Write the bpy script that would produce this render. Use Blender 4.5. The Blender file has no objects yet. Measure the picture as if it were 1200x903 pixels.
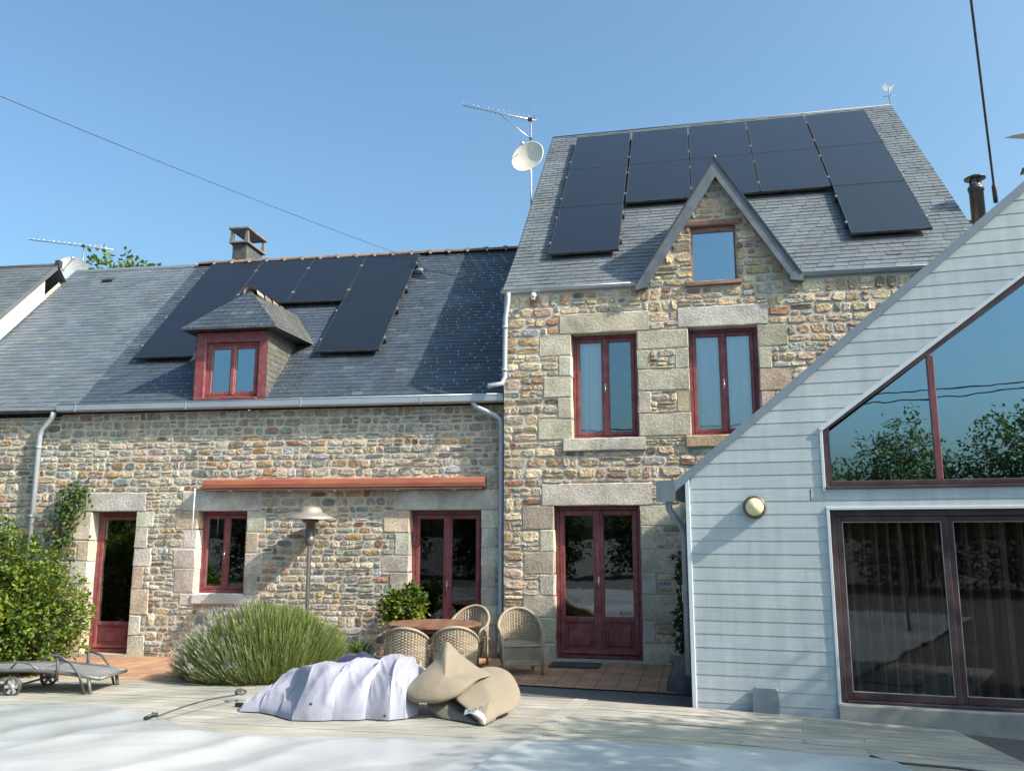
import bpy, bmesh, math, random
from mathutils import Vector, Matrix, noise

R_ = math.radians
rnd = random.Random(7)
scene = bpy.context.scene
col = scene.collection

# ------------------------------------------------------------------ camera, sky, sun, exposure
cam_d = bpy.data.cameras.new("camera")
cam_d.lens = 30.0
cam_d.sensor_width = 36.0
cam_d.clip_start = 0.05
cam_d.clip_end = 3000
cam = bpy.data.objects.new("camera", cam_d)
cam.location = (0, 0, 1.7)
cam.rotation_euler = (R_(90 + 9.95), 0, 0)
col.objects.link(cam)
scene.camera = cam

SUN = Vector((0.700, -0.360, 0.617)).normalized()
EL = math.asin(SUN.z)
world = bpy.data.worlds.new("World")
scene.world = world
world.use_nodes = True
wn = world.node_tree
wn.nodes.clear()
sky = wn.nodes.new("ShaderNodeTexSky")
sky.sky_type = 'NISHITA'
sky.sun_disc = False
sky.sun_elevation = EL
sky.sun_rotation = math.atan2(SUN.x, SUN.y)
sky.air_density = 1.0
sky.dust_density = 5.0
sky.ozone_density = 3.0
sky.altitude = 0
bg = wn.nodes.new("ShaderNodeBackground")
bg.inputs[1].default_value = 0.136
wo = wn.nodes.new("ShaderNodeOutputWorld")
tint = wn.nodes.new("ShaderNodeMix"); tint.data_type = 'RGBA'; tint.blend_type = 'MULTIPLY'
tint.inputs[0].default_value = 1.0; tint.inputs[7].default_value = (.80, 1.01, 1.0, 1)
wn.links.new(sky.outputs[0], tint.inputs[6])
wn.links.new(tint.outputs[2], bg.inputs[0])
wn.links.new(bg.outputs[0], wo.inputs[0])

sun_d = bpy.data.lights.new("sun", 'SUN')
sun_d.energy = 4.3
sun_d.angle = R_(0.53)
sun_d.color = (1.0, 0.885, 0.745)
sun = bpy.data.objects.new("sun", sun_d)
sun.rotation_euler = SUN.to_track_quat('Z', 'Y').to_euler()
sun.location = (30, -15, 30)
col.objects.link(sun)

scene.view_settings.view_transform = 'Standard'
scene.view_settings.look = 'None'
scene.view_settings.gamma = 1.0
scene.view_settings.exposure = 1.0
try:
    scene.cycles.max_bounces = 8
    scene.cycles.transparent_max_bounces = 16
except Exception:
    pass

# ------------------------------------------------------------------ helpers
class MB:
    """collects vertices and faces, with a colour per face corner and a material slot per face"""
    def __init__(s):
        s.v = []; s.f = []; s.c = []; s.m = []; s.sm = []
    def add(s, verts, faces, colr=(1, 1, 1), mat=0, smooth=False):
        o = len(s.v)
        s.v.extend([tuple(p) for p in verts])
        for f in faces:
            s.f.append(tuple(i + o for i in f)); s.c.append(colr); s.m.append(mat); s.sm.append(smooth)
    def box(s, x0, x1, y0, y1, z0, z1, colr=(1, 1, 1), mat=0, jit=0.0):
        P = [(x, y, z) for x in (x0, x1) for y in (y0, y1) for z in (z0, z1)]
        if jit: P = [(a + rnd.uniform(-jit, jit), b + rnd.uniform(-jit, jit), c + rnd.uniform(-jit, jit)) for a, b, c in P]
        s.add(P, [(0, 1, 3, 2), (4, 6, 7, 5), (0, 4, 5, 1), (2, 3, 7, 6), (0, 2, 6, 4), (1, 5, 7, 3)], colr, mat)
    def bevbox(s, x0, x1, y0, y1, z0, z1, b=0.012, colr=(1, 1, 1), mat=0, jit=0.0):
        """box whose front (y0) face has chamfered edges"""
        P = [(x0, y0 + b, z0), (x1, y0 + b, z0), (x1, y0 + b, z1), (x0, y0 + b, z1),
             (x0 + b, y0, z0 + b), (x1 - b, y0, z0 + b), (x1 - b, y0, z1 - b), (x0 + b, y0, z1 - b),
             (x0, y1, z0), (x1, y1, z0), (x1, y1, z1), (x0, y1, z1)]
        if jit: P = [(a + rnd.uniform(-jit, jit), q + rnd.uniform(-jit, jit), c + rnd.uniform(-jit, jit)) for a, q, c in P]
        s.add(P, [(4, 5, 6, 7), (0, 1, 5, 4), (1, 2, 6, 5), (2, 3, 7, 6), (3, 0, 4, 7),
                  (8, 9, 1, 0), (9, 10, 2, 1), (10, 11, 3, 2), (11, 8, 0, 3), (8, 11, 10, 9)], colr, mat)
    def tube(s, pts, r, n=8, colr=(1, 1, 1), mat=0, caps=True, smooth=True):
        pts = [Vector(p) for p in pts]
        rr = r if isinstance(r, (list, tuple)) else [r] * len(pts)
        vs = []; up = None
        for i, p in enumerate(pts):
            if i == 0: t = pts[1] - p
            elif i == len(pts) - 1: t = p - pts[i - 1]
            else: t = (pts[i + 1] - p).normalized() + (p - pts[i - 1]).normalized()
            t = t.normalized() if t.length > 1e-9 else Vector((0, 0, 1))
            if up is None:
                up = Vector((0, 0, 1)) if abs(t.z) < 0.9 else Vector((1, 0, 0))
            a = t.cross(up).normalized(); b = a.cross(t).normalized(); up = b
            for k in range(n):
                th = 2 * math.pi * k / n
                vs.append(p + a * (math.cos(th) * rr[i]) + b * (math.sin(th) * rr[i]))
        fs = []
        for i in range(len(pts) - 1):
            for k in range(n):
                fs.append((i * n + k, i * n + (k + 1) % n, (i + 1) * n + (k + 1) % n, (i + 1) * n + k))
        if caps:
            fs.append(tuple(range(n))[::-1]); fs.append(tuple((len(pts) - 1) * n + k for k in range(n)))
        s.add(vs, fs, colr, mat, smooth)
    def lathe(s, prof, n=20, cx=0, cy=0, colr=(1, 1, 1), mat=0, smooth=True):
        vs = []
        for (r, z) in prof:
            for k in range(n):
                th = 2 * math.pi * k / n
                vs.append((cx + r * math.cos(th), cy + r * math.sin(th), z))
        fs = []
        for i in range(len(prof) - 1):
            for k in range(n):
                fs.append((i * n + k, i * n + (k + 1) % n, (i + 1) * n + (k + 1) % n, (i + 1) * n + k))
        s.add(vs, fs, colr, mat, smooth)
    def grid(s, rows, colr=(1, 1, 1), mat=0, smooth=True, close=False):
        n = len(rows[0]); vs = [p for r in rows for p in r]; fs = []
        for i in range(len(rows) - 1):
            for j in range(n if close else n - 1):
                k = (j + 1) % n
                fs.append((i * n + j, i * n + k, (i + 1) * n + k, (i + 1) * n + j))
        s.add(vs, fs, colr, mat, smooth)
    def prism(s, poly, y0, y1, colr=(1, 1, 1), mat=0):
        """polygon in x,z extruded along y"""
        n = len(poly)
        vs = [(x, y0, z) for x, z in poly] + [(x, y1, z) for x, z in poly]
        fs = [tuple(range(n)), tuple(range(2 * n - 1, n - 1, -1))]
        fs += [(i, n + i, n + (i + 1) % n, (i + 1) % n) for i in range(n)]
        s.add(vs, fs, colr, mat)
    def merge(s, o, mat):
        k = len(s.v); s.v += o.v; s.f += [tuple(i + k for i in f) for f in o.f]; s.c += o.c; s.m += [mat] * len(o.f); s.sm += o.sm
    def build(s, name, mats, parent=None, recalc=False, off=(0, 0, 0)):
        me = bpy.data.meshes.new(name)
        o = Vector(off)
        me.from_pydata([Vector(p) - o for p in s.v], [], s.f)
        if not isinstance(mats, (list, tuple)): mats = [mats]
        for m in mats: me.materials.append(m)
        me.polygons.foreach_set("material_index", s.m)
        me.polygons.foreach_set("use_smooth", s.sm)
        at = me.color_attributes.new("Col", 'FLOAT_COLOR', 'CORNER')
        buf = []
        for p, c in zip(me.polygons, s.c):
            buf.extend((c[0], c[1], c[2], 1.0) * p.loop_total)
        at.data.foreach_set("color", buf)
        if recalc:
            bm = bmesh.new(); bm.from_mesh(me)
            bmesh.ops.recalc_face_normals(bm, faces=bm.faces); bm.to_mesh(me); bm.free()
        me.update()
        ob = bpy.data.objects.new(name, me)
        col.objects.link(ob)
        if parent is not None: ob.parent = parent
        else: ob.location = o
        return ob

def tag(o, label=None, cat=None, group=None, kind=None):
    if label: o["label"] = label
    if cat: o["category"] = cat
    if group: o["group"] = group
    if kind: o["kind"] = kind
    return o

def empty(name, loc, rz=0.0, label=None, cat=None, group=None):
    o = bpy.data.objects.new(name, None)
    o.empty_display_size = 0.2
    col.objects.link(o)
    o.location = loc; o.rotation_euler = (0, 0, rz)
    return tag(o, label, cat, group)

def copy_thing(o):
    c = o.copy(); col.objects.link(c)
    for ch in list(o.children):
        k = ch.copy(); col.objects.link(k); k.parent = c
        for g in list(ch.children):
            h = g.copy(); col.objects.link(h); h.parent = k
    return c

def lerp(a, b, t): return a + (b - a) * t
def mixc(a, b, t): return tuple(lerp(x, y, t) for x, y in zip(a, b))
def varc(c, v, r=rnd):
    k = 1 + r.uniform(-v, v)
    return tuple(max(0.003, x * k * (1 + r.uniform(-v * .25, v * .25))) for x in c)

ZX = [(-400, -.16), (-9, -.16), (-6, -.11), (0, 0), (1.8, 0), (5, -.10), (400, -.12)]
def zg(x):
    for (a, za), (b, zb) in zip(ZX, ZX[1:]):
        if a <= x <= b: return lerp(za, zb, (x - a) / (b - a))
    return -.14

# ------------------------------------------------------------------ materials
def newmat(name):
    m = bpy.data.materials.new(name); m.use_nodes = True
    nt = m.node_tree
    b = nt.nodes["Principled BSDF"]
    return m, nt, b
def N(nt, t, **kw):
    n = nt.nodes.new(t)
    for k, v in kw.items(): setattr(n, k, v)
    return n
def lk(nt, a, b): nt.links.new(a, b)
def coords(nt, scale=(1, 1, 1), kind="Object", rot=(0, 0, 0)):
    tc = N(nt, "ShaderNodeTexCoord"); mp = N(nt, "ShaderNodeMapping")
    mp.inputs["Scale"].default_value = scale; mp.inputs["Rotation"].default_value = rot
    lk(nt, tc.outputs[kind], mp.inputs[0]); return mp.outputs[0]
def noise_n(nt, vec, scale, detail=4, rough=.55):
    n = N(nt, "ShaderNodeTexNoise"); n.inputs["Scale"].default_value = scale
    n.inputs["Detail"].default_value = detail; n.inputs["Roughness"].default_value = rough
    if vec is not None: lk(nt, vec, n.inputs["Vector"])
    return n.outputs["Fac"]
def ramp(nt, fac, stops):
    r = N(nt, "ShaderNodeValToRGB"); e = r.color_ramp.elements
    e[0].position, e[0].color = stops[0][0], (*stops[0][1], 1)
    e[1].position, e[1].color = stops[1][0], (*stops[1][1], 1)
    for p, c in stops[2:]:
        k = e.new(p); k.color = (*c, 1)
    lk(nt, fac, r.inputs[0]); return r.outputs[0]
def mul(nt, a, b, fac=1.0, blend='MULTIPLY'):
    m = N(nt, "ShaderNodeMix"); m.data_type = 'RGBA'; m.blend_type = blend
    m.inputs[0].default_value = fac
    for s, i in ((a, 6), (b, 7)):
        if isinstance(s, tuple): m.inputs[i].default_value = (*s, 1)
        else: lk(nt, s, m.inputs[i])
    return m.outputs[2]
def bump(nt, b, h, strength=.3, dist=.01, prev=None):
    n = N(nt, "ShaderNodeBump"); n.inputs["Strength"].default_value = strength; n.inputs["Distance"].default_value = dist
    lk(nt, h, n.inputs["Height"])
    if prev is not None: lk(nt, prev, n.inputs["Normal"])
    lk(nt, n.outputs[0], b.inputs["Normal"]); return n.outputs[0]
def vcol(nt):
    a = N(nt, "ShaderNodeAttribute"); a.attribute_name = "Col"; return a.outputs["Color"]

def mat_simple(name, c, rough=.6, metal=0.0, var=.18, nscale=6.0, bscale=None, bstr=.2, spec=.5, scale=(1, 1, 1)):
    m, nt, b = newmat(name)
    v = coords(nt, scale)
    n = noise_n(nt, v, nscale)
    lk(nt, ramp(nt, n, [(.25, mixc(c, (0, 0, 0), var)), (.75, mixc(c, (1, 1, 1), var * .35))]), b.inputs["Base Color"])
    b.inputs["Roughness"].default_value = rough; b.inputs["Metallic"].default_value = metal
    b.inputs["Specular IOR Level"].default_value = spec
    if bscale: bump(nt, b, noise_n(nt, v, bscale), bstr, .01)
    return m

def mat_vc(name, rough=.85, n1=(5, .25), n2=(28, .3), bscale=35, bstr=.5, bdist=.008, spec=.3, metal=0):
    """colour from the piece itself, mottled by two scales of noise"""
    m, nt, b = newmat(name)
    v = coords(nt)
    c = vcol(nt)
    a = ramp(nt, noise_n(nt, v, n1[0], 5), [(.3, (1 - n1[1],) * 3), (.7, (1 + n1[1],) * 3)])
    d = ramp(nt, noise_n(nt, v, n2[0], 6, .65), [(.3, (1 - n2[1],) * 3), (.7, (1 + n2[1],) * 3)])
    lk(nt, mul(nt, mul(nt, c, a), d), b.inputs["Base Color"])
    b.inputs["Roughness"].default_value = rough; b.inputs["Specular IOR Level"].default_value = spec
    b.inputs["Metallic"].default_value = metal
    if bstr: bump(nt, b, noise_n(nt, v, bscale, 6, .65), bstr, bdist)
    return m

M = {}
M['stone'] = mat_vc('rubble_stone', n1=(8, .3), n2=(40, .45), bscale=22, bstr=1.0, bdist=.022)
M['mortar'] = mat_simple('lime_mortar', (.51, .46, .385), .95, var=.3, nscale=9, bscale=60, bstr=.8)
M['granite'] = mat_vc('granite_block', n1=(2.6, .3), n2=(48, .36), bscale=30, bstr=.8, bdist=.014)
M['slate'] = mat_vc('roof_slate', rough=.48, n1=(1.6, .16), n2=(40, .2), bscale=50, bstr=.25, bdist=.004, spec=.5)
M['slate_trim'] = mat_simple('slate_trim', (.10, .12, .14), .5)
M['hook'] = mat_simple('steel_hook', (.75, .76, .78), .3, 1.0)
M['zinc'] = mat_simple('zinc', (.42, .46, .50), .42, .6, var=.15, nscale=3)
M['red'] = mat_simple('oxblood_paint', (.185, .02, .027), .38, var=.2, nscale=9, bscale=40, bstr=.05)
M['maroon'] = mat_simple('plum_lacquer', (.04, .0155, .021), .3, var=.15, nscale=4)
M['dark_frame'] = mat_simple('dark_frame', (.03, .02, .025), .4)
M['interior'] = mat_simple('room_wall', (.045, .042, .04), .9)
M['clay'] = mat_vc('clay_tile', n1=(5, .25), n2=(30, .25), bscale=40, bstr=.3)
M['white'] = mat_simple('white_paint', (.72, .74, .76), .5, var=.1)
M['wood_grey'] = mat_simple('grey_wood', (.3, .27, .24), .8, var=.3, nscale=3, scale=(.4, 6, 6))
M['rust_wood'] = mat_simple('rusty_lintel', (.2, .075, .04), .7, var=.4, nscale=10, scale=(.6, 3, 3))
M['black'] = mat_simple('black_metal', (.02, .021, .023), .4, .3)
M['black_plastic'] = mat_simple('black_plastic', (.022, .022, .025), .5)
M['alu'] = mat_simple('aluminium', (.62, .63, .65), .35, .9, var=.1)
M['cable'] = mat_simple('black_cable', (.012, .014, .02), .6)
M['steel'] = mat_simple('brushed_steel', (.55, .54, .52), .28, 1.0, var=.12)

def mat_glass(name, base=.10, tint=.9, mx=1.7, gc=(.93, .96, 1)):
    m, nt, b = newmat(name)
    nt.nodes.remove(b)
    out = nt.nodes["Material Output"]
    fr = N(nt, "ShaderNodeFresnel"); fr.inputs[0].default_value = 1.5
    ma = N(nt, "ShaderNodeMath"); ma.operation = 'MULTIPLY_ADD'; ma.use_clamp = True
    lk(nt, fr.outputs[0], ma.inputs[0]); ma.inputs[1].default_value = mx; ma.inputs[2].default_value = base
    gl = N(nt, "ShaderNodeBsdfGlossy"); gl.inputs["Roughness"].default_value = 0.0
    gl.inputs["Color"].default_value = (*gc, 1)
    tr = N(nt, "ShaderNodeBsdfTransparent"); tr.inputs[0].default_value = (tint, tint, tint * .99, 1)
    # old panes are never quite flat
    v = coords(nt)
    bn = N(nt, "ShaderNodeBump"); bn.inputs["Strength"].default_value = .035; bn.inputs["Distance"].default_value = .02
    lk(nt, noise_n(nt, v, 2.2, 2), bn.inputs["Height"])
    lk(nt, bn.outputs[0], gl.inputs["Normal"])
    mx_ = N(nt, "ShaderNodeMixShader")
    lk(nt, ma.outputs[0], mx_.inputs[0]); lk(nt, tr.outputs[0], mx_.inputs[1]); lk(nt, gl.outputs[0], mx_.inputs[2])
    lk(nt, mx_.outputs[0], out.inputs[0])
    return m
M['glass'] = mat_glass('window_glass', .05, .72, 1.5)
M['glass_dark'] = mat_glass('clear_door_glass', .0, .82, 1.0)
M['glass_sky'] = mat_glass('coated_window_glass', .27, .8, 1.3, (.62, .86, 1.0))
M['glass_upper'] = mat_glass('upper_window_glass', .13, .95, 1.2, (.66, .88, 1.0))

def mat_leaf(name, rough=.5, trans=.35):
    m, nt, b = newmat(name)
    c = vcol(nt)
    lk(nt, c, b.inputs["Base Color"]); b.inputs["Roughness"].default_value = rough
    b.inputs["Specular IOR Level"].default_value = .35
    tl = N(nt, "ShaderNodeBsdfTranslucent")
    lk(nt, mul(nt, c, (1.5, 1.6, .55)), tl.inputs[0])
    mx_ = N(nt, "ShaderNodeMixShader"); mx_.inputs[0].default_value = trans
    lk(nt, b.outputs[0], mx_.inputs[1]); lk(nt, tl.outputs[0], mx_.inputs[2])
    lk(nt, mx_.outputs[0], nt.nodes["Material Output"].inputs[0])
    return m
M['leaf'] = mat_leaf('leaf')
M['lavender'] = mat_leaf('lavender_stem', .7, .25)
M['bark'] = mat_simple('bark', (.11, .085, .065), .95, var=.4, nscale=12, bscale=30, bstr=.6)

# ------------------------------------------------------------------ ground
def gmat():
    m, nt, b = newmat('gravel_ground')
    v = coords(nt)
    vo = N(nt, "ShaderNodeTexVoronoi"); vo.inputs["Scale"].default_value = 60; lk(nt, v, vo.inputs["Vector"])
    c = ramp(nt, noise_n(nt, v, 90, 3), [(.3, (.045, .048, .052)), (.75, (.15, .15, .15))])
    c2 = ramp(nt, noise_n(nt, v, .7, 4), [(.35, (.75, .75, .75)), (.7, (1.15, 1.12, 1.08))])
    lk(nt, mul(nt, c, c2), b.inputs["Base Color"]); b.inputs["Roughness"].default_value = .95
    bump(nt, b, vo.outputs["Distance"], .6, .01)
    return m
mb = MB()
xs = [-400, -40, -9, -6, -3, 0, 1.8, 5, 9, 40, 400]
ys = [-400, -40, -5, 0, 5, 9, 13, 20, 60, 400]
mb.grid([[(x, y, zg(x) - .03) for x in xs] for y in ys])
tag(mb.build("ground", gmat()), kind="structure")

def strip_sheet(name, polyfn, x0, x1, nx, ny, z, mat):
    mb = MB(); rows = []
    for j in range(ny + 1):
        r = []
        for i in range(nx + 1):
            x = lerp(x0, x1, i / nx); a, b_ = polyfn(x); y = lerp(a, b_, j / ny)
            r.append((x, y, zg(x) + z))
        rows.append(r)
    mb.grid(rows, smooth=False)
    return tag(mb.build(name, mat), kind="structure")

LY, RY, KY = R_(8.5), R_(12), R_(18)
LO = Vector((-.0716, 12.7331, 0)); RO = Vector((1.1735, 12.2129, 0)); KO = Vector((1.8380, 9.1006, 0))
def frame(O, yaw):
    u = Vector((math.cos(yaw), -math.sin(yaw), 0)); d = Vector((math.sin(yaw), math.cos(yaw), 0))
    return lambda a, b, c=0.0: O + u * a + d * b + Vector((0, 0, c))
LP, RP, KP = frame(LO, LY), frame(RO, RY), frame(KO, KY)

def tmat():
    m, nt, b = newmat('terracotta_paving')
    v = coords(nt, rot=(0, 0, R_(12)))
    br = N(nt, "ShaderNodeTexBrick"); lk(nt, v, br.inputs["Vector"])
    br.inputs["Scale"].default_value = 1.0; br.inputs["Brick Width"].default_value = .24; br.inputs["Row Height"].default_value = .24
    br.inputs["Mortar Size"].default_value = .007; br.offset = 0.0
    br.inputs["Color1"].default_value = (.40, .235, .14, 1); br.inputs["Color2"].default_value = (.31, .175, .11, 1)
    br.inputs["Mortar"].default_value = (.15, .10, .07, 1); br.inputs["Bias"].default_value = -.1
    a = ramp(nt, noise_n(nt, v, 2.5, 5), [(.3, (.72, .72, .74)), (.7, (1.2, 1.16, 1.1))])
    d = ramp(nt, noise_n(nt, v, 45, 5), [(.3, (.8, .8, .8)), (.7, (1.2, 1.2, 1.2))])
    lk(nt, mul(nt, mul(nt, br.outputs["Color"], a), d), b.inputs["Base Color"]); b.inputs["Roughness"].default_value = .85
    iv = N(nt, "ShaderNodeMath"); iv.operation = 'SUBTRACT'; iv.inputs[0].default_value = 1; lk(nt, br.outputs["Fac"], iv.inputs[1])
    bump(nt, b, iv.outputs[0], .5, .006)
    return m
M['paving'] = tmat()
def deck_y(x):  # back edge of the deck
    return 9.1 - .06 - (x - 1.84) * math.tan(KY)
strip_sheet("terrace_paving", lambda x: (deck_y(x) + (-.05 if x < -2.2 else (-.05 + .85 * min(1, (x + 2.2) / .6))), 13.6), -9.5, 3.2, 50, 3, -.014, M['paving'])

# ------------------------------------------------------------------ timber deck
def deckmat():
    m, nt, b = newmat('weathered_deck_board')
    v = coords(nt, (1.2, 14, 14), rot=(0, 0, KY))
    c = vcol(nt)
    a = ramp(nt, noise_n(nt, v, 1.6, 6, .6), [(.3, (.68, .69, .70)), (.7, (1.22, 1.2, 1.16))])
    v2 = coords(nt, (1, 1, 1))
    e = ramp(nt, noise_n(nt, v2, 1.4, 5), [(.35, (.72, .75, .72)), (.65, (1.12, 1.1, 1.08))])
    lk(nt, mul(nt, mul(nt, c, a), e), b.inputs["Base Color"]); b.inputs["Roughness"].default_value = .75
    bump(nt, b, noise_n(nt, v, 5, 5), .35, .004)
    return m
mb = MB()
bw, gap = .143, .006
def xend(w): # right-hand end of the deck in its own frame
    return 2.35 + .30 * w
r2 = random.Random(3)
for k in range(26):
    w0 = .07 + k * (bw + gap); w1 = w0 + bw
    segs = [(-9.0, -1.245), (-1.08, .35 + .9 * ((k % 3) == 0)), (None, None)]
    segs = [(-9 + .1 * r2.random(), -5.2 + .9 * (k % 2)), (-5.196 + .9 * (k % 2), -1.225)]
    cut = .55 + .5 * ((k * 7) % 3)
    segs += [(-1.075, cut), (cut + .004, None)]
    for a, b_ in segs:
        endcut = b_ is None
        if endcut: b_ = xend(w0)
        n = max(1, int((b_ - a) / .9)); cc = varc((.33, .315, .29), .12, r2)
        dz = r2.uniform(-.002, .002)
        for i in range(n):
            p, q = lerp(a, b_, i / n), lerp(a, b_, (i + 1) / n)
            vs = []
            for (uu, ww) in ((p, w0), (q, w0), (q + (xend(w1) - xend(w0) if endcut and i == n - 1 else 0), w1), (p, w1)):
                P = KP(uu, -ww)
                vs.append((P.x, P.y, zg(P.x) + .004 + dz))
            lo = [(x, y, z - .035) for x, y, z in vs]
            mb.add(vs + lo, [(3, 2, 1, 0), (0, 1, 5, 4), (2, 3, 7, 6), (1, 2, 6, 5), (3, 0, 4, 7)], cc)
for k in range(4):
    a, b_ = .05 + k * 1.0, 1.046 + k * 1.0
    vs = []
    for uu, ww in ((-1.217, a), (-1.083, a), (-1.083, b_), (-1.217, b_)):
        P = KP(uu, -ww); vs.append((P.x, P.y, zg(P.x) + .007))
    lo = [(x, y, z - .035) for x, y, z in vs]
    mb.add(vs + lo, [(3, 2, 1, 0), (0, 1, 5, 4), (2, 3, 7, 6), (1, 2, 6, 5), (3, 0, 4, 7)], varc((.35, .335, .31), .06, r2))
tag(mb.build("deck", deckmat()), kind="structure")

# ------------------------------------------------------------------ rubble masonry
def pack(u0, u1, z0, z1, holes, inside=None, hs=((.07, 2), (.09, 3), (.11, 3), (.13, 2), (.16, 1)), ws=(.14, .40), seed=1):
    """coursed rubble: wavering courses, each filled with stones of uneven length; returns four-cornered stones"""
    r = random.Random(seed)
    pool = [h for h, n in hs for _ in range(n)]
    out = []
    def wob(k, x): return .024 * noise.noise(Vector((x * 1.5, k * 3.7, seed))) + .016 * noise.noise(Vector((x * 4.1, k * 1.9, seed + 5)))
    z = z0; k = 0
    while z < z1 - .02:
        h = min(r.choice(pool), z1 - z)
        if z1 - z - h < .05: h = z1 - z
        zt = z + h; m = (z + zt) / 2
        lo, hi = u0, u1
        if inside:
            ok = [u for u in [u0 + i * .02 for i in range(int((u1 - u0) / .02))] if inside(u + .01, m)]
            if not ok: z = zt; k += 1; continue
            lo, hi = ok[0], ok[-1] + .02
        xs = sorted({lo, hi, *[x for hh in holes for x in hh[:2] if lo < x < hi and hh[3] > z and hh[2] < zt]})
        runs = []
        for a, b in zip(xs, xs[1:]):
            free = [(z, zt)]
            for (c0, c1, d0, d1) in holes:
                if c0 < (a + b) / 2 < c1:
                    nf = []
                    for (p, q) in free:
                        if d1 <= p or d0 >= q: nf.append((p, q)); continue
                        if d0 > p: nf.append((p, d0))
                        if d1 < q: nf.append((d1, q))
                    free = nf
            for f in free:
                if f[1] - f[0] < .018: continue
                if runs and abs(runs[-1][1] - a) < 1e-6 and runs[-1][2] == f: runs[-1] = (runs[-1][0], b, f)
                else: runs.append((a, b, f))
        for a, b, (p, q) in runs:
            x = a; hh = q - p
            while x < b - .01:
                w = r.uniform(*ws) * (1.15 if hh < .08 else 1)
                if r.random() < .22: w = r.uniform(.07, .13)
                w = max(w, hh * .75)
                if b - x - w < .08: w = b - x
                w = min(w, b - x)
                x2 = x + w
                B0 = wob(k, x) if abs(p - z) < 1e-6 else 0; B1 = wob(k, x2) if abs(p - z) < 1e-6 else 0
                T0 = wob(k + 1, x) if abs(q - zt) < 1e-6 else 0; T1 = wob(k + 1, x2) if abs(q - zt) < 1e-6 else 0
                sk = r.uniform(-.02, .02) if x > a else 0; sk2 = r.uniform(-.02, .02) if x2 < b - .01 else 0
                qd = [(x - sk, p + B0), (x2 - sk2, p + B1), (x2 + sk2, q + T1), (x + sk, q + T0)]
                if hh > .105 and r.random() < .3:
                    t = r.uniform(.38, .62)
                    L_ = (lerp(qd[0][0], qd[3][0], t), lerp(qd[0][1], qd[3][1], t)); R2 = (lerp(qd[1][0], qd[2][0], t), lerp(qd[1][1], qd[2][1], t) + r.uniform(-.008, .008))
                    lows, ups = (qd[0], qd[1], R2, L_), (L_, R2, qd[2], qd[3])
                    for qq in (lows, ups):
                        if w > .24 and r.random() < .6:
                            t2 = r.uniform(.35, .65); ml = [lerp(qq[0][c], qq[1][c], t2) for c in (0, 1)]; mu = [lerp(qq[3][c], qq[2][c], t2) for c in (0, 1)]
                            out.append((qq[0], tuple(ml), tuple(mu), qq[3])); out.append((tuple(ml), qq[1], qq[2], tuple(mu)))
                        else: out.append(qq)
                else: out.append(tuple(qd))
                x = x2
        z = zt; k += 1
    return out

def add_stone(mb, qd, colr, r, prot=.02, gap=.007):
    (ax, az), (bx, bz), (cx_, cz_), (dx, dz) = qd
    W = ((bx - ax) + (cx_ - dx)) / 2; Hh = ((dz - az) + (cz_ - bz)) / 2
    if W < .03 or Hh < .022: return
    gu, gz = 1 - 2 * gap / W, 1 - 2 * gap / Hh
    def mp(x, y):  # -1..1 in the stone
        s_, t_ = (x * gu + 1) / 2, (y * gz + 1) / 2
        return (lerp(lerp(ax, bx, s_), lerp(dx, cx_, s_), t_), lerp(lerp(az, bz, s_), lerp(dz, cz_, s_), t_))
    n = 14; p = r.uniform(2.8, 7)
    ang = []
    for k in range(n):
        th = 2 * math.pi * (k + .5) / n
        cs, sn = math.cos(th), math.sin(th)
        q = (abs(cs) ** p + abs(sn) ** p) ** (-1 / p)
        jr = 1 + r.uniform(-.12, .06)
        ang.append((cs * q * jr, sn * q * jr))
    tu, tz = r.uniform(-.35, .35), r.uniform(-.4, .4)
    pr = prot * r.uniform(.45, 1.3)
    m = min(W, Hh)
    vs = []
    for ins, dep in ((0, 0), (.035, -.66), (.15, -1.0)):
        fu, fz = 1 - 2 * ins * m / W, 1 - 2 * ins * m / Hh
        for (x, y) in ang:
            X, Z = mp(x * fu, y * fz)
            Y = .004 if not ins else pr * dep * (1 + tu * x + tz * y) + r.uniform(-.0032, .0032)
            vs.append((X, Y, Z))
    X, Z = mp(r.uniform(-.2, .2), r.uniform(-.2, .2))
    vs.append((X, -pr + r.uniform(-.005, .004), Z))
    fs = []
    for g in range(2):
        for k in range(n):
            fs.append((g * n + k, g * n + (k + 1) % n, (g + 1) * n + (k + 1) % n, (g + 1) * n + k))
    for k in range(n): fs.append((2 * n + k, 2 * n + (k + 1) % n, 3 * n))
    mb.add(vs, fs, colr, 0, False)

def holed_sheet(mb, u0, u1, z0, z1, holes, y, mat, inside=None):
    us = sorted({u0, u1, *[h[0] for h in holes], *[h[1] for h in holes]}); us = [u for u in us if u0 <= u <= u1]
    zs = sorted({z0, z1, *[h[2] for h in holes], *[h[3] for h in holes]}); zs = [z for z in zs if z0 <= z <= z1]
    for a, b in zip(us, us[1:]):
        for c, d in zip(zs, zs[1:]):
            mu, mz = (a + b) / 2, (c + d) / 2
            if any(h[0] < mu < h[1] and h[2] < mz < h[3] for h in holes): continue
            mb.add([(a, y, c), (b, y, c), (b, y, d), (a, y, d)], [(0, 1, 2, 3)], (1, 1, 1), mat)

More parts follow.
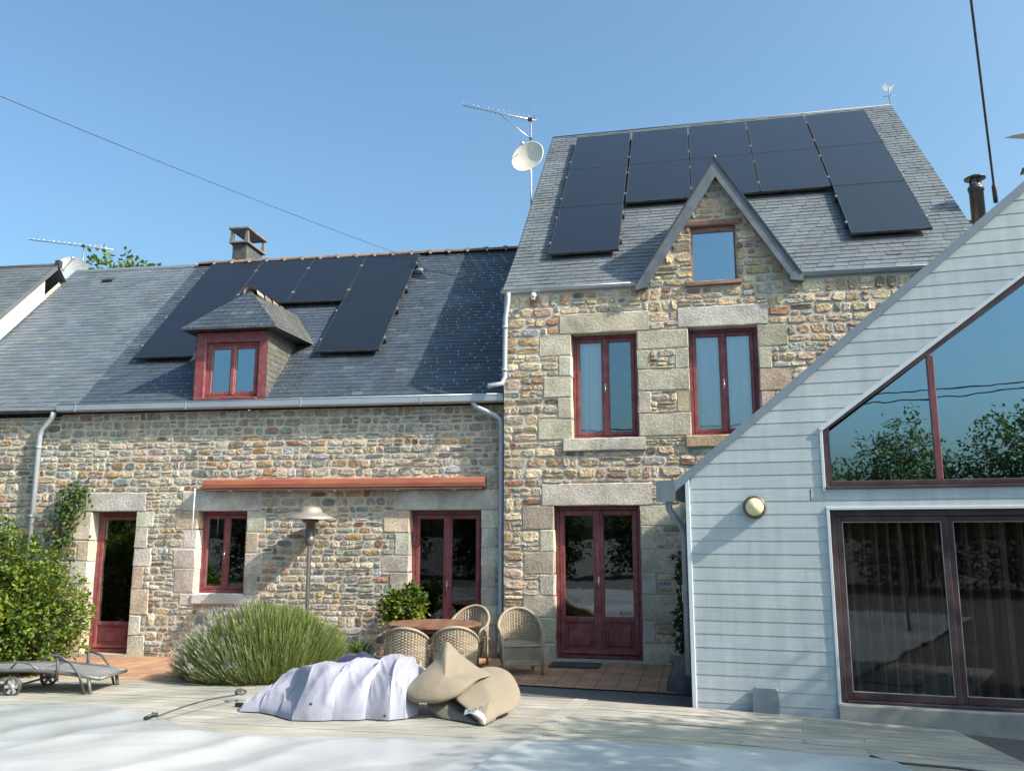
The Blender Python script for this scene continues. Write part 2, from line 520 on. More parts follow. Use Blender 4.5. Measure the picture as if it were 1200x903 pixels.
PAL_TALL = [((.47, .365, .235), 6), ((.54, .44, .31), 6), ((.42, .31, .195), 3), ((.37, .26, .165), 2), ((.36, .33, .28), 3), ((.28, .16, .10), 1), ((.30, .30, .29), 1), ((.47, .36, .27), 3), ((.22, .17, .12), 1)]
PAL_LONG = [((.38, .31, .225), 6), ((.45, .385, .295), 5), ((.31, .205, .13), 2.5), ((.31, .275, .23), 6), ((.205, .205, .20), 4), ((.25, .13, .075), 1), ((.35, .29, .22), 5), ((.18, .15, .125), 1.5), ((.36, .36, .355), 2), ((.41, .28, .15), 1.2), ((.27, .27, .235), 2.5)]
def palpick(pal, r):
    t = sum(w for _, w in pal); x = r.random() * t
    for c, w in pal:
        x -= w
        if x <= 0: return varc(c, .22, r)
    return pal[0][0]

GRAN = (.43, .385, .305)
GRAN2 = (.50, .455, .385)

# ------------------------------------------------------------------ slates
def slates(mb, O, U, S, Nn, s0, s1, ufn, colr, e=.115, wd=.21, var=.18, hooks=.0, r=None, t=.007, tintfn=None, mat=0, hmat=1, jg=.004):
    """rows of overlapping slates on the plane O + U*u + S*s; ufn(s) gives the extent of each course"""
    r = r or rnd
    O, U, S, Nn = Vector(O), Vector(U), Vector(S), Vector(Nn)
    k = 0; s = s0
    # the boards under the slates
    while s < s1 - .01:
        sb, st = s, min(s + e, s1)
        a0, b0 = ufn(sb); a1, b1 = ufn(st)
        u = min(a0, a1) - (wd / 2 if k % 2 else 0) - r.uniform(0, .01)
        while u < max(b0, b1):
            w = wd * r.uniform(.93, 1.07)
            p0, p1 = max(u, a0), min(u + w - jg, b0)
            q0, q1 = max(u, a1), min(u + w - jg, b1)
            if p1 > p0 + .004 or q1 > q0 + .004:
                p1 = max(p0, p1); q1 = max(q0, q1)
                tt = t * r.uniform(.7, 1.5); jl = r.uniform(-.004, .004)
                pts = [(p0, sb + jl, tt), (p1, sb + jl + r.uniform(-.002, .002), tt * r.uniform(.8, 1.3)), (q1, st + .012, .0), (q0, st + .012, .0), (p0, sb + jl, -.004), (p1, sb + jl, -.004)]
                vs = [O + U * a + S * b + Nn * c for a, b, c in pts]
                cc = varc(colr, var, r)
                if tintfn: cc = tintfn(cc, u, s)
                if r.random() < .03: cc = mixc(cc, (.17, .17, .16), .3)
                mb.add(vs, [(0, 1, 2, 3), (4, 5, 1, 0)], cc, mat)
                if hooks and r.random() < hooks:
                    um = (p0 + p1) / 2; hw, hl = .0065, .03
                    hp = [O + U * (um + x) + S * (sb + y) + Nn * z for x, y, z in ((-hw, -.004, .009), (hw, -.004, .009), (hw, hl, .012), (-hw, hl, .012), (-hw, -.004, -.003), (hw, -.004, -.003))]
                    mb.add(hp, [(0, 1, 2, 3), (4, 5, 1, 0)], (1, 1, 1), hmat)
            u += w
        s += e; k += 1

SQ = math.sqrt(.5)
RUP, RNM = (0, SQ, SQ), (0, -SQ, SQ)

# ------------------------------------------------------------------ windows and doors (house-local: x along the wall, y into it, z up)
def joinery(root, name, u0, u1, z0, z1, y, mat, glass, n=2, fr=.05, st=.052, panel=0.0, handle=True, cen=.0, label=None, sillz=.03):
    """casement window or door of n leaves; the lower share of a door is a fielded panel"""
    w = MB()
    w.bevbox(u0, u0 + fr, y, y + .07, z0, z1, .006); w.bevbox(u1 - fr, u1, y, y + .07, z0, z1, .006)
    w.bevbox(u0 + fr, u1 - fr, y, y + .07, z1 - fr, z1, .006); w.bevbox(u0 + fr, u1 - fr, y - .012, y + .07, z0, z0 + fr, .008)
    ow = tag(w.build(name, mat, root), label)
    iu0, iu1, iz0, iz1 = u0 + fr, u1 - fr, z0 + fr, z1 - fr
    lw = (iu1 - iu0) / n
    for k in range(n):
        a, b = iu0 + k * lw + .002, iu0 + (k + 1) * lw - .002
        s = MB(); yy = y - .004
        zb = iz0 + .004; zt = iz1 - .004
        pz = zb + st + (panel * (zt - zb) if panel else 0)
        s.bevbox(a, a + st, yy, y + .05, zb, zt, .007); s.bevbox(b - st, b, yy, y + .05, zb, zt, .007)
        s.bevbox(a + st, b - st, yy, y + .05, zt - st, zt, .007); s.bevbox(a + st, b - st, yy, y + .05, zb, zb + st, .007)
        if panel:
            s.bevbox(a + st, b - st, yy, y + .05, pz - st, pz, .007)
            s.box(a + st, b - st, y + .022, y + .045, zb + st, pz - st)
            s.bevbox(a + st + .04, b - st - .04, y + .006, y + .0225, zb + st + .04, pz - st - .04, .012)
            s.bevbox(a + .01, b - .01, yy - .022, yy + .002, zb + .004, zb + .045, .01)
        leaf = s.build('door_leaf' if panel else 'sash', mat, ow)
        g = MB(); g.box(a + st - .004, b - st + .004, y + .018, y + .026, pz - .004, zt - st + .004)
        g.build('pane', glass, ow)
        sp = MB()  # pale sealing strip round the pane
        for (p, q, c, d) in ((a + st, a + st + .005, pz, zt - st), (b - st - .005, b - st, pz, zt - st), (a + st + .005, b - st - .005, zt - st - .005, zt - st), (a + st + .005, b - st - .005, pz, pz + .005)):
            sp.box(p, q, y + .008, y + .018, c, d)
        sp.build('glazing_bead', M['bead'], ow)
    if n == 2:
        c = MB(); m = (u0 + u1) / 2
        c.bevbox(m - .032, m + .032, y - .018, y - .003, iz0 + .006, iz1 - .006, .008)
        c.build('meeting_stile', mat, ow)
        if handle:
            h = MB(); hz = z0 + (z1 - z0) * (.48 if not panel else .50)
            h.box(m - .012, m + .012, y - .028, y - .018, hz - .07, hz + .07)
            h.tube([(m, y - .03, hz + .02), (m, y - .055, hz + .02), (m, y - .058, hz - .07)], .007, 6)
            h.build('handle', M['steel'], ow)
    return ow
M['bead'] = mat_simple('glazing_bead', (.09, .03, .035), .5)

def reveal_blocks(mb, u0, u1, z0, z1, left, right, depth=.26, proud=.012, tone=GRAN, r=None, lint=None, sill=None, bj=.009):
    """granite jamb blocks. left/right: list of (zb, zt, width)"""
    r = r or rnd
    for side, lst in ((-1, left), (1, right)):
        for (c, d, w) in lst:
            cc = varc(tone, .2, r)
            if r.random() < .16: cc = mixc(cc, (.40, .27, .16), .5)
            if side < 0: mb.bevbox(u0 - w, u0, -proud, depth, c + .005, d - .005, .010, cc, 0, bj)
            else: mb.bevbox(u1, u1 + w, -proud, depth, c + .005, d - .005, .010, cc, 0, bj)
def lintel(root, a, b, c, d, tone, depth=.26, proud=.016, seed=0, name='lintel'):
    r = random.Random(seed); mb = MB()
    n = 7
    # a long hewn stone, its edges slightly wavy
    rows = []
    for i in range(n + 1):
        x = lerp(a, b, i / n); j = lambda s=.006: r.uniform(-s, s)
        rows.append([(x, depth, c), (x, -proud + .012, c + j(.003)), (x, -proud, c + .014 + j()), (x, -proud, d - .014 + j()), (x, -proud + .014, d + j()), (x, depth, d)])
    mb.grid(rows, varc(tone, .08, r), 0, False)
    for k in (0, -1):
        mb.add(rows[k], [tuple(range(6))], varc(tone, .08, r))
    return mb.build(name, M['granite'], root, recalc=True)

def masonry_mat():
    m, nt, b = newmat('side_masonry')
    v = coords(nt, (4.2, 4.2, 8.5))
    vo = N(nt, "ShaderNodeTexVoronoi"); lk(nt, v, vo.inputs["Vector"]); vo.inputs["Scale"].default_value = 1
    ve = N(nt, "ShaderNodeTexVoronoi"); ve.feature = 'DISTANCE_TO_EDGE'; lk(nt, v, ve.inputs["Vector"]); ve.inputs["Scale"].default_value = 1
    sep = N(nt, "ShaderNodeSeparateColor"); lk(nt, vo.outputs["Color"], sep.inputs[0])
    c = ramp(nt, sep.outputs[0], [(.1, (.3, .29, .27)), (.9, (.5, .4, .27)), (.5, (.42, .31, .19))])
    e = N(nt, "ShaderNodeMath"); e.operation = 'LESS_THAN'; lk(nt, ve.outputs["Distance"], e.inputs[0]); e.inputs[1].default_value = .07
    mm = N(nt, "ShaderNodeMix"); mm.data_type = 'RGBA'; lk(nt, e.outputs[0], mm.inputs[0]); lk(nt, c, mm.inputs[6]); mm.inputs[7].default_value = (.5, .45, .37, 1)
    lk(nt, mm.outputs[2], b.inputs["Base Color"]); b.inputs["Roughness"].default_value = .9
    bump(nt, b, ve.outputs["Distance"], .6, .03)
    return m
M['masonry'] = masonry_mat()

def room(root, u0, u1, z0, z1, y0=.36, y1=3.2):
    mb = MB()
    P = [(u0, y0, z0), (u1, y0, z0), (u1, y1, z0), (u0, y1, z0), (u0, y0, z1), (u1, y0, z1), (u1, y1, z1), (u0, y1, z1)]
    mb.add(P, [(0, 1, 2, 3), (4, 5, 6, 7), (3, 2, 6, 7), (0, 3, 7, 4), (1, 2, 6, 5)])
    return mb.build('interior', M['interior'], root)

def wall(root, u0, u1, z0, z1, holes, openings, pal, seed, inside=None, hs=None, ws=(.14, .40), prot=.02, tops=None):
    r = random.Random(seed)
    mb = MB()
    kw = dict(hs=hs) if hs else {}
    for qd in pack(u0, u1, z0, z1, holes + openings, inside, ws=ws, seed=seed, **kw):
        cc = palpick(pal, r)
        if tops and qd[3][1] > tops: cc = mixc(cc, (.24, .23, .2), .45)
        add_stone(mb, qd, cc, r, prot, r.uniform(.006, .0145))
    if inside is None:
        holed_sheet(mb, u0, u1, z0, z1, openings, 0, 1)
    return mb

# ================================================================== the tall house
tall = empty("tall_stone_house", RO, -RY, "tall stone house with a pointed stone gable over its red framed upper windows", "house")
T_open = [(-.31, .65, 3.07, 4.625), (1.38, 2.34, 3.08, 4.635), (-.59, .635, -.03, 2.115), (1.47, 2.10, 5.30, 6.14)]
q = []
w1L = [(4.30, 4.62, .46), (3.99, 4.30, .19), (3.68, 3.99, .41), (3.37, 3.68, .20), (3.06, 3.37, .50)]
w2R = [(4.31, 4.63, .41), (4.0, 4.31, .18), (3.68, 4.0, .43), (3.38, 3.68, .19), (3.08, 3.38, .4)]
midF = [(4.34, 4.62), (3.73, 4.05), (3.08, 3.41)]
midH = [(4.05, 4.34), (3.41, 3.73)]
fdL = [(1.78, 2.12, .45), (1.47, 1.78, .2), (1.16, 1.47, .44), (.86, 1.16, .21), (.56, .86, .45), (.22, .56, .25), (-.04, .22, .46)]
fdR = [(1.83, 2.12, .57), (1.51, 1.83, .21), (1.18, 1.51, .55), (.90, 1.18, .2), (.55, .9, .54), (.25, .55, .17), (-.04, .25, .5)]
H = [(-.31 - w, -.31, c, d) for c, d, w in w1L] + [(2.34, 2.34 + w, c, d) for c, d, w in w2R]
H += [(.65, 1.38, c, d) for c, d in midF] + [(.65, .83, c, d) for c, d in midH] + [(1.20, 1.38, c, d) for c, d in midH]
H += [(-.59 - w, -.59, c, d) for c, d, w in fdL] + [(.635, .635 + w, c, d) for c, d, w in fdR]
H += [(-.47, .83, 4.625, 4.92), (1.25, 2.49, 4.635, 4.935), (-.75, .81, 2.115, 2.43), (-.43, .74, 2.89, 3.07), (1.31, 2.42, 2.91, 3.08), (1.39, 2.19, 6.14, 6.23), (1.37, 2.16, 5.22, 5.30)]
TA, TW = 6.86, .64
def in_tall(u, z): return z < 5.24 or abs(u - 1.83) < (TA - z) * TW
mb = wall(tall, -1.32, 5.44, -.08, 6.88, H, T_open, PAL_TALL, 11, in_tall, hs=((.09, 1), (.11, 3), (.13, 3), (.155, 3), (.20, 1)), ws=(.13, .36), prot=.015)
holed_sheet(mb, -1.32, 5.44, -.1, 5.30, T_open[:3], 0, 1)
holed_sheet(mb, .86, 2.80, 5.30, 5.40, T_open[3:], 0, 1)
# mortar of the gable as strips that narrow upwards
zz = 5.40
while zz < 6.8:
    z2 = min(zz + .05, 6.82); a, b = 1.83 - (TA + .05 - zz) * TW, 1.83 + (TA + .05 - zz) * TW; a2, b2 = 1.83 - (TA + .05 - z2) * TW, 1.83 + (TA + .05 - z2) * TW
    if zz < 6.14:
        mb.add([(a, 0, zz), (1.47, 0, zz), (1.47, 0, min(z2, 6.14)), (a2, 0, min(z2, 6.14))], [(0, 1, 2, 3)], mat=1)
        mb.add([(2.10, 0, zz), (b, 0, zz), (b2, 0, min(z2, 6.14)), (2.10, 0, min(z2, 6.14))], [(0, 1, 2, 3)], mat=1)
        if z2 > 6.14: mb.add([(a2, 0, 6.14), (b2, 0, 6.14), (b2, 0, z2), (a2, 0, z2)], [(0, 1, 2, 3)], mat=1)
    else: mb.add([(a, 0, zz), (b, 0, zz), (b2, 0, z2), (a2, 0, z2)], [(0, 1, 2, 3)], mat=1)
    zz = z2
wall_mb = mb
r = random.Random(5)
mb = MB()
reveal_blocks(mb, -.31, .65, 3.07, 4.62, w1L, [(c, d, .18) for c, d in midH], r=r)
reveal_blocks(mb, 1.38, 2.34, 3.08, 4.63, [(c, d, .18) for c, d in midH], w2R, r=r)
for c, d in midF: mb.bevbox(.65, 1.38, -.012, .26, c + .005, d - .005, .012, varc(GRAN, .1, r), 0, .004)
wall_mb.merge(mb, 2)
mb = MB()
reveal_blocks(mb, -.59, .635, 0, 2.1, fdL, fdR, r=r)
wall_mb.merge(mb, 2)
mb = MB()
mb.box(1.40, 1.47, .0, .26, 5.30, 6.14, GRAN2); mb.box(2.10, 2.17, .0, .26, 5.30, 6.14, GRAN2)
wall_mb.merge(mb, 2); wall_mb.build('wall', [M['stone'], M['mortar'], M['granite']], tall)
lintel(tall, -.47, .83, 4.622, 4.92, GRAN, seed=1); lintel(tall, 1.25, 2.49, 4.632, 4.935, mixc(GRAN2, (.4, .4, .4), .4), seed=2)
lintel(tall, -.75, .81, 2.115, 2.43, GRAN2, seed=3)
lintel(tall, -.43, .74, 2.89, 3.072, mixc(GRAN, (.42, .4, .36), .6), seed=4, proud=.05, name='window_sill')
lintel(tall, 1.31, 2.42, 2.91, 3.078, (.42, .33, .2), seed=5, proud=.05, name='window_sill')
mb = MB(); mb.bevbox(1.39, 2.19, -.03, .25, 6.142, 6.225, .012, jit=.006); mb.build('wooden_lintel', M['rust_wood'], tall)
mb = MB(); mb.bevbox(1.37, 2.16, -.06, .22, 5.235, 5.298, .012, jit=.006); mb.build('wooden_sill', M['rust_wood'], tall)
joinery(tall, 'window', -.31, .65, 3.072, 4.62, .17, M['red'], M['glass_upper'])
joinery(tall, 'window', 1.38, 2.34, 3.078, 4.63, .17, M['red'], M['glass_upper'])
joinery(tall, 'french_door', -.59, .635, .0, 2.112, .18, M['red'], M['glass'], panel=.22, fr=.055, st=.07)
# attic opening: a rusty head and one blue-grey sheet of glass
aw = MB()
aw.bevbox(1.47, 2.10, .05, .14, 6.06, 6.14, .01); aw.box(1.47, 1.495, .06, .14, 5.30, 6.06); aw.box(2.075, 2.10, .06, .14, 5.30, 6.06); aw.box(1.495, 2.075, .06, .14, 5.30, 5.325)
awo = aw.build('attic_window', M['rust_wood'], tall)
g = MB(); g.box(1.495, 2.075, .08, .088, 5.325, 6.06); g.build('pane', M['glass_sky'], awo)
bl = MB(); bl.box(1.495, 2.075, .12, .125, 5.325, 6.06); bl.build('blind', mat_simple('pale_blind', (.5, .53, .55), .8, var=.06), awo)
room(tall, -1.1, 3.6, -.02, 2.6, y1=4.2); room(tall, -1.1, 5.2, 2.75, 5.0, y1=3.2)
th = MB(); th.box(-.59, .635, -.05, .26, -.09, .0); th.build('threshold', mat_simple('concrete', (.33, .32, .3), .9, bscale=40), tall)
# volume behind
mb = MB()
prof = [(0.02, -.1), (0.02, 5.28), (4.72, 9.95), (9.4, 5.28), (9.4, -.1)]
for uu in (-1.318, 5.438):
    mb.add([(uu, y, z) for y, z in prof], [tuple(range(5))])
mb.add([(-1.318, 9.4, -.1), (5.438, 9.4, -.1), (5.438, 9.4, 5.28), (-1.318, 9.4, 5.28)], [(0, 1, 2, 3)])
mb.build('side_wall', M['masonry'], tall)
# roof
TE = (0, -.02, 5.345)
sl = (.112, .127, .142)
mb = MB(); rs = random.Random(21)
def tallx(s): # the left verge sweeps out a little at the foot
    return (-1.30 - .04 * max(0, 1 - s / 1.4), 5.47)
def gl_(s, sg):
    return 1.85 + sg * max(0.0, (7.13 - (5.345 + SQ * s)) * .643)
slates(mb, TE, (1, 0, 0), RUP, RNM, 0, 2.478, lambda s: (tallx(s)[0], gl_(s, -1)), sl, e=.118, wd=.215, var=.10, r=rs, t=.009, jg=.007)
slates(mb, TE, (1, 0, 0), RUP, RNM, 0, 2.478, lambda s: (gl_(s, 1), 5.47), sl, e=.118, wd=.215, var=.10, r=rs, t=.009, jg=.007)
slates(mb, TE, (1, 0, 0), RUP, RNM, 2.478, 6.70, tallx, sl, e=.118, wd=.215, var=.10, r=rs, t=.009, jg=.007)
mb.add([(-1.30, 0, 5.335), (.70, 0, 5.335), (1.85, 1.77, 7.105), (3.0, 0, 5.335), (5.46, 0, 5.335), (5.46, 4.72, 10.055), (1.85, 4.72, 10.055), (-1.30, 4.72, 10.055), (5.46, 9.45, 5.335), (-1.30, 9.45, 5.335)], [(0, 1, 2, 6, 7), (2, 3, 4, 5, 6), (7, 6, 5, 8, 9)], sl)
# underside and verge

for uu in (-1.315, 5.465):
    mb.add([(uu, -.02, 5.27), (uu, -.02, 5.35), (uu, 4.72, 10.09), (uu, 9.45, 5.35), (uu, 9.45, 5.27), (uu, 4.72, 9.98)], [(0, 1, 2, 5), (5, 2, 3, 4)], sl)
roof_t = mb.build('roof', [M['slate'], M['hook']], tall)
mb = MB(); mb.prism([(-1.32, 0), (5.48, 0), (5.48, .012), (-1.32, .012)], 0, .1)
mb2 = MB(); mb2.tube([(-1.31, 4.72, 10.085), (5.475, 4.72, 10.085)], .022, 8)
mb2.build('ridge_flashing', M['slate_trim'], tall)
# pointed gable: bargeboards and its two slated slopes
AP, FL, FR = (1.85, 7.13), (.68, 5.31), (2.97, 5.31)
mb = MB()
def barge(foot, sgn):
    ax, az = AP; fx, fz = foot
    d = Vector((ax - fx, az - fz)).normalized(); nrm = Vector((d.y, -d.x)) if sgn < 0 else Vector((-d.y, d.x))
    i0 = Vector(foot) + nrm * .155; 
    # inner edge meets the centre line
    t = (ax - i0.x) / d.x if abs(d.x) > 1e-6 else 0
    i1 = i0 + d * t
    return [foot, AP, (i1.x, i1.y), (i0.x, i0.y)]
for ft, sg in ((FL, -1), (FR, 1)):
    mb.prism(barge(ft, sg), -.13, -.10)
mb.prism([(FL[0] - .02, 5.20), (FL[0] + .16, 5.24), (FL[0] + .16, 5.33), (FL[0] - .02, 5.33)], -.135, .0)
mb.prism([(FR[0] - .16, 5.22), (FR[0] + .02, 5.20), (FR[0] + .02, 5.33), (FR[0] - .16, 5.33)], -.135, .0)
mb.build('bargeboard', mat_simple('slate_board', (.085, .105, .13), .5, var=.2, nscale=5), tall)
mb = MB()
for ft, sg in ((FL, 1), (FR, -1)):
    S = Vector((AP[0] - ft[0], 0, AP[1] - ft[1])); Ls = S.length; S.normalize()
    Nn = Vector((-sg * S.z, 0, sg * S.x)) if sg > 0 else Vector((S.z, 0, -S.x))
    if Nn.z < 0: Nn = -Nn
    O = Vector((ft[0], 0, ft[1]))
    slates(mb, O, (0, 1, 0), S, Nn, 0, Ls, lambda s, S=S, ft=ft: (-.145, max(-.13, ft[1] + S.z * s - 5.365 + .05)), sl, e=.12, wd=.2, r=rs, t=.006)
    mb.add([(ft[0], -.14, ft[1] - .004), (AP[0], -.14, AP[1] - .004), (AP[0], 1.78, AP[1] - .004)], [(0, 1, 2)], sl)
    mb.add([(ft[0], -.145, ft[1] - .03), (AP[0], -.145, AP[1] - .03), (AP[0], -.145, AP[1] + .012), (ft[0], -.145, ft[1] + .012)], [(0, 1, 2, 3)], (.03, .035, .045))
mb.tube([(AP[0], -.15, AP[1] + .01), (AP[0], 1.77, AP[1] + .01)], .025, 8, sl)
mb.build('gable_roof', [M['slate'], M['hook']], tall)
# gutters and downpipe
def gutter(mb, u0, u1, y, z, r=.06):
    rows = []
    for uu in (u0, u1):
        rows.append([(uu, y - r * math.cos(t), z - r * math.sin(t)) for t in [math.pi * k / 10 for k in range(11)]])
    mb.grid(rows); rows2 = [[(p[0], p[1] * 1 + (y - p[1]) * .06, p[2] + .004) for p in rw] for rw in rows]
    mb.grid(rows2)
    mb.tube([(u0, y - r, z), (u1, y - r, z)], .009, 6)
    for uu in (u0, u1): mb.add([(uu, y - r * math.cos(t), z - r * math.sin(t)) for t in [math.pi * k / 10 for k in range(11)]], [tuple(range(11))])
    n = max(1, int((u1 - u0) / .55))
    for k in range(n):
        x = lerp(u0, u1, (k + .5) / n); mb.tube([(x, y - r - .004, z + .006), (x, y - r * .7, z - r * .74), (x, y, z - r - .004), (x, y + .05, z)], .007, 5)
mb = MB(); gutter(mb, -1.36, .67, -.03, 5.33, .05); mb.build('gutter', M['zinc'], tall)
mb = MB(); gutter(mb, 2.96, 5.5, -.03, 5.33, .05); mb.build('gutter', M['zinc'], tall)
def pipe(root, pts, r=.04, name='downpipe', clips=()):
    mb = MB(); mb.tube(pts, r, 12)
    for (x, y, z) in clips: mb.lathe([(r, z - .02), (r + .008, z - .02), (r + .008, z + .02), (r, z + .02)], 14, x, y)
    return mb.build(name, M['zinc_pipe'], root)
M['zinc_pipe'] = mat_simple('zinc_pipe', (.36, .40, .44), .45, .3, var=.1)
pipe(tall, [(-1.24, -.09, 5.28), (-1.24, -.09, 5.2), (-1.25, -.09, 5.1), (-1.28, -.09, 4.9), (-1.29, -.10, 4.0), (-1.32, -.12, 3.90), (-1.50, -.28, 3.84)], .038, clips=[(-1.285, -.10, 4.75), (-1.29, -.1, 4.1)])
# flue and weathercock belong to the house
mb = MB(); mb.lathe([(.10, 4.5), (.10, 6.80), (.112, 6.80), (.112, 6.86), (.085, 6.87), (.085, 6.90)], 24, 5.70, 1.15)
fl = mb.build('flue_pipe', mat_simple('dark_flue', (.035, .04, .047), .45, .4), tall)
mb = MB(); mb.lathe([(.0, 7.06), (.06, 7.05), (.15, 7.005), (.15, 6.99), (.0, 7.0)], 24, 5.70, 1.15)
for k in range(4):
    t = math.pi * (k + .5) / 2; mb.box(5.70 + .075 * math.cos(t) - .012, 5.70 + .075 * math.cos(t) + .012, 1.15 + .075 * math.sin(t) - .012, 1.15 + .075 * math.sin(t) + .012, 6.89, 7.0)
mb.build('flue_cap', M['black'], fl)
mb = MB(); mb.box(5.44, 5.6, 1.11, 1.19, 5.6, 5.64); mb.build('wall_bracket', M['black'], fl); mb = MB(); mb.box(5.44, 5.6, 1.11, 1.19, 6.3, 6.34); mb.build('wall_bracket', M['black'], fl)

def sub_thing(o, root_loc=None): return o

# ================================================================== the long house
long_ = empty("long_stone_house", LO, -LY, "long low stone house with a dark slate roof, a red dormer and a small chimney", "house")
L_open = [(-6.68, -5.91, -.16, 2.07), (-4.88, -4.06, .82, 2.07), (-1.48, -.38, -.07, 2.07)]
def stack(zs, ws): return [(a, b, w) for (a, b), w in zip(zip(zs, zs[1:]), ws)]
ldR = stack([-.16, .19, .49, .88, 1.22, 1.5, 1.83, 2.07], [.28, .2, .30, .19, .30, .22, .29])
ldL = stack([-.16, .25, .62, .95, 1.3, 1.62, 2.07], [.2, .3, .2, .3, .2, .3])
lwL = stack([.64, .82, 1.2, 1.5, 1.79, 2.07], [.22, .32, .36, .22, .34])
lwR = stack([.64, .82, 1.1, 1.43, 1.74, 2.07], [.26, .2, .27, .2, .3])
lfL = stack([-.08, .35, .8, 1.16, 1.41, 1.74, 2.07], [.3, .2, .28, .42, .22, .4])
lfR = stack([-.08, .18, .42, .7, .95, 1.25, 1.52, 1.8, 2.07], [.26, .22, .27, .25, .21, .27, .2, .26])
H = []
for (u0, u1), Lf, Rt in (((-6.68, -5.91), ldL, ldR), ((-4.88, -4.06), lwL, lwR), ((-1.48, -.38), lfL, lfR)):
    H += [(u0 - w, u0, c, d) for c, d, w in Lf] + [(u1, u1 + w, c, d) for c, d, w in Rt]
LINT = [(-6.79, -5.77, 2.07, 2.37), (-5.14, -3.84, 2.07, 2.38), (-1.72, -.12, 2.07, 2.37)]
H += LINT + [(-4.88, -4.06, .66, .82)]
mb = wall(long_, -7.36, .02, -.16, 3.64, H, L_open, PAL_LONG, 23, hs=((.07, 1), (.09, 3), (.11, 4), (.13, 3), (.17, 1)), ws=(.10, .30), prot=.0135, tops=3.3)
wall_mb = mb
r = random.Random(6)
for (u0, u1), Lf, Rt in (((-6.68, -5.91), ldL, ldR), ((-4.88, -4.06), lwL, lwR), ((-1.48, -.38), lfL, lfR)):
    mb = MB(); reveal_blocks(mb, u0, u1, 0, 0, Lf, Rt, tone=(.45, .415, .36), r=r); wall_mb.merge(mb, 2)
wall_mb.build('wall', [M['stone'], M['mortar'], M['granite']], long_)
for k, (a, b, c, d) in enumerate(LINT): lintel(long_, a, b, c + .002, d, (.47, .44, .40), seed=20 + k)
lintel(long_, -4.88, -4.06, .67, .822, (.45, .43, .4), seed=31, proud=.04, name='window_sill')
joinery(long_, 'glazed_door', -6.68, -5.91, -.10, 2.068, .19, M['red'], M['glass'], n=1, panel=.17, fr=.06, st=.055)
joinery(long_, 'window', -4.88, -4.06, .822, 2.068, .18, M['red'], M['glass'])
joinery(long_, 'french_window', -1.48, -.38, -.05, 2.068, .18, M['red'], M['glass_dark'], fr=.055, st=.06)
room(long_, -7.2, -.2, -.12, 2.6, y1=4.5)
M['step'] = mat_simple('stone_step', (.4, .32, .24), .9)
th = MB(); th.box(-1.48, -.38, -.03, .26, -.1, -.05); th.build('threshold', M['step'], long_)
th = MB(); th.box(-6.68, -5.91, -.03, .26, -.17, -.10); th.build('threshold', M['step'], long_)
mb = MB()
prof = [(0.02, -.2), (0.02, 3.62), (3.52, 7.1), (6.9, 3.62), (6.9, -.2)]
mb.add([(-7.36, y, z) for y, z in prof], [tuple(range(5))]); mb.add([(.02, y, z) for y, z in prof], [tuple(range(5))])
mb.add([(-7.36, 6.9, -.2), (.02, 6.9, -.2), (.02, 6.9, 3.62), (-7.36, 6.9, 3.62)], [(0, 1, 2, 3)])
mb.build('side_wall', M['masonry'], long_)
LE = (0, -.10, 3.70)
sl2 = (.047, .061, .083)
mb = MB(); rs = random.Random(31)
slates(mb, LE, (1, 0, 0), RUP, RNM, 0, 5.10, lambda s: (-7.10, .0), sl2, e=.105, wd=.2, var=.16, hooks=.62, r=rs, t=.006)
mb.add([(-7.1, -.08, 3.695), (0, -.08, 3.695), (0, 3.52, 7.28), (-7.1, 3.52, 7.28), (0, 7.2, 3.62), (-7.1, 7.2, 3.62)], [(0, 1, 2, 3), (3, 2, 4, 5)], sl2)
mb.add([(-7.3, -.10, 3.66), (0, -.10, 3.66), (0, .06, 3.66), (-7.3, .06, 3.66)], [(0, 1, 2, 3)], (.03, .03, .03))
mb.build('roof', [M['slate'], M['hook']], long_)
mb = MB(); rr = random.Random(4)
uu = -7.10
while uu < -.1:
    w = min(.385, -.02 - uu); cc = varc((.17, .12, .105), .2, rr)
    rows = [[(x, 3.52 - rad * math.cos(t), 7.285 + (rad - .02) * math.sin(t) * .8) for t in [math.pi * k / 8 for k in range(9)]] for x, rad in ((uu, .115), (uu + w - .07, .12), (uu + w - .06, .14), (uu + w + .01, .14))]
    mb.grid(rows, cc, 0, False); mb.add(rows[-1], [tuple(range(9))], cc); mb.add(rows[0], [tuple(range(9))], cc)
    # pale lime bedding at the joint
    mb.box(uu - .015, uu + .02, 3.38, 3.41, 7.26, 7.29, (.4, .37, .33))
    uu += w
mb.build('ridge_tiles', M['clay'], long_)
mb = MB()
mb.add([(x, y, z) for x in (-7.32, -.03) for y, z in ((-.10, 3.79), (-.14, 3.775), (-.195, 3.78), (-.205, 3.775), (-.205, 3.68), (-.185, 3.66), (-.10, 3.655))], [(k, k + 1, k + 8, k + 7) for k in range(6)] + [tuple(range(7)), tuple(range(7, 14))])
mb.tube([(-7.32, -.205, 3.777), (-.03, -.205, 3.777)], .008, 6)
k = -7.0
while k < 0: mb.box(k, k + .012, -.211, -.10, 3.653, 3.782); k += 1.9
mb.build('gutter', M['zinc'], long_)
pipe(long_, [(-.50, -.15, 3.67), (-.46, -.15, 3.60), (-.16, -.13, 3.46), (-.08, -.13, 3.40), (-.07, -.12, 3.30), (-.075, -.12, .12), (-.08, -.16, .05)], .04, clips=[(-.07, -.12, 3.1), (-.072, -.12, 1.9), (-.075, -.12, .6)])
pipe(long_, [(-7.40, -.15, 3.66), (-7.43, -.14, 3.58), (-7.62, -.10, 3.40), (-7.66, -.09, 3.28), (-7.66, -.09, .05)], .042, clips=[(-7.66, -.09, 3.1), (-7.66, -.09, 2.0)])
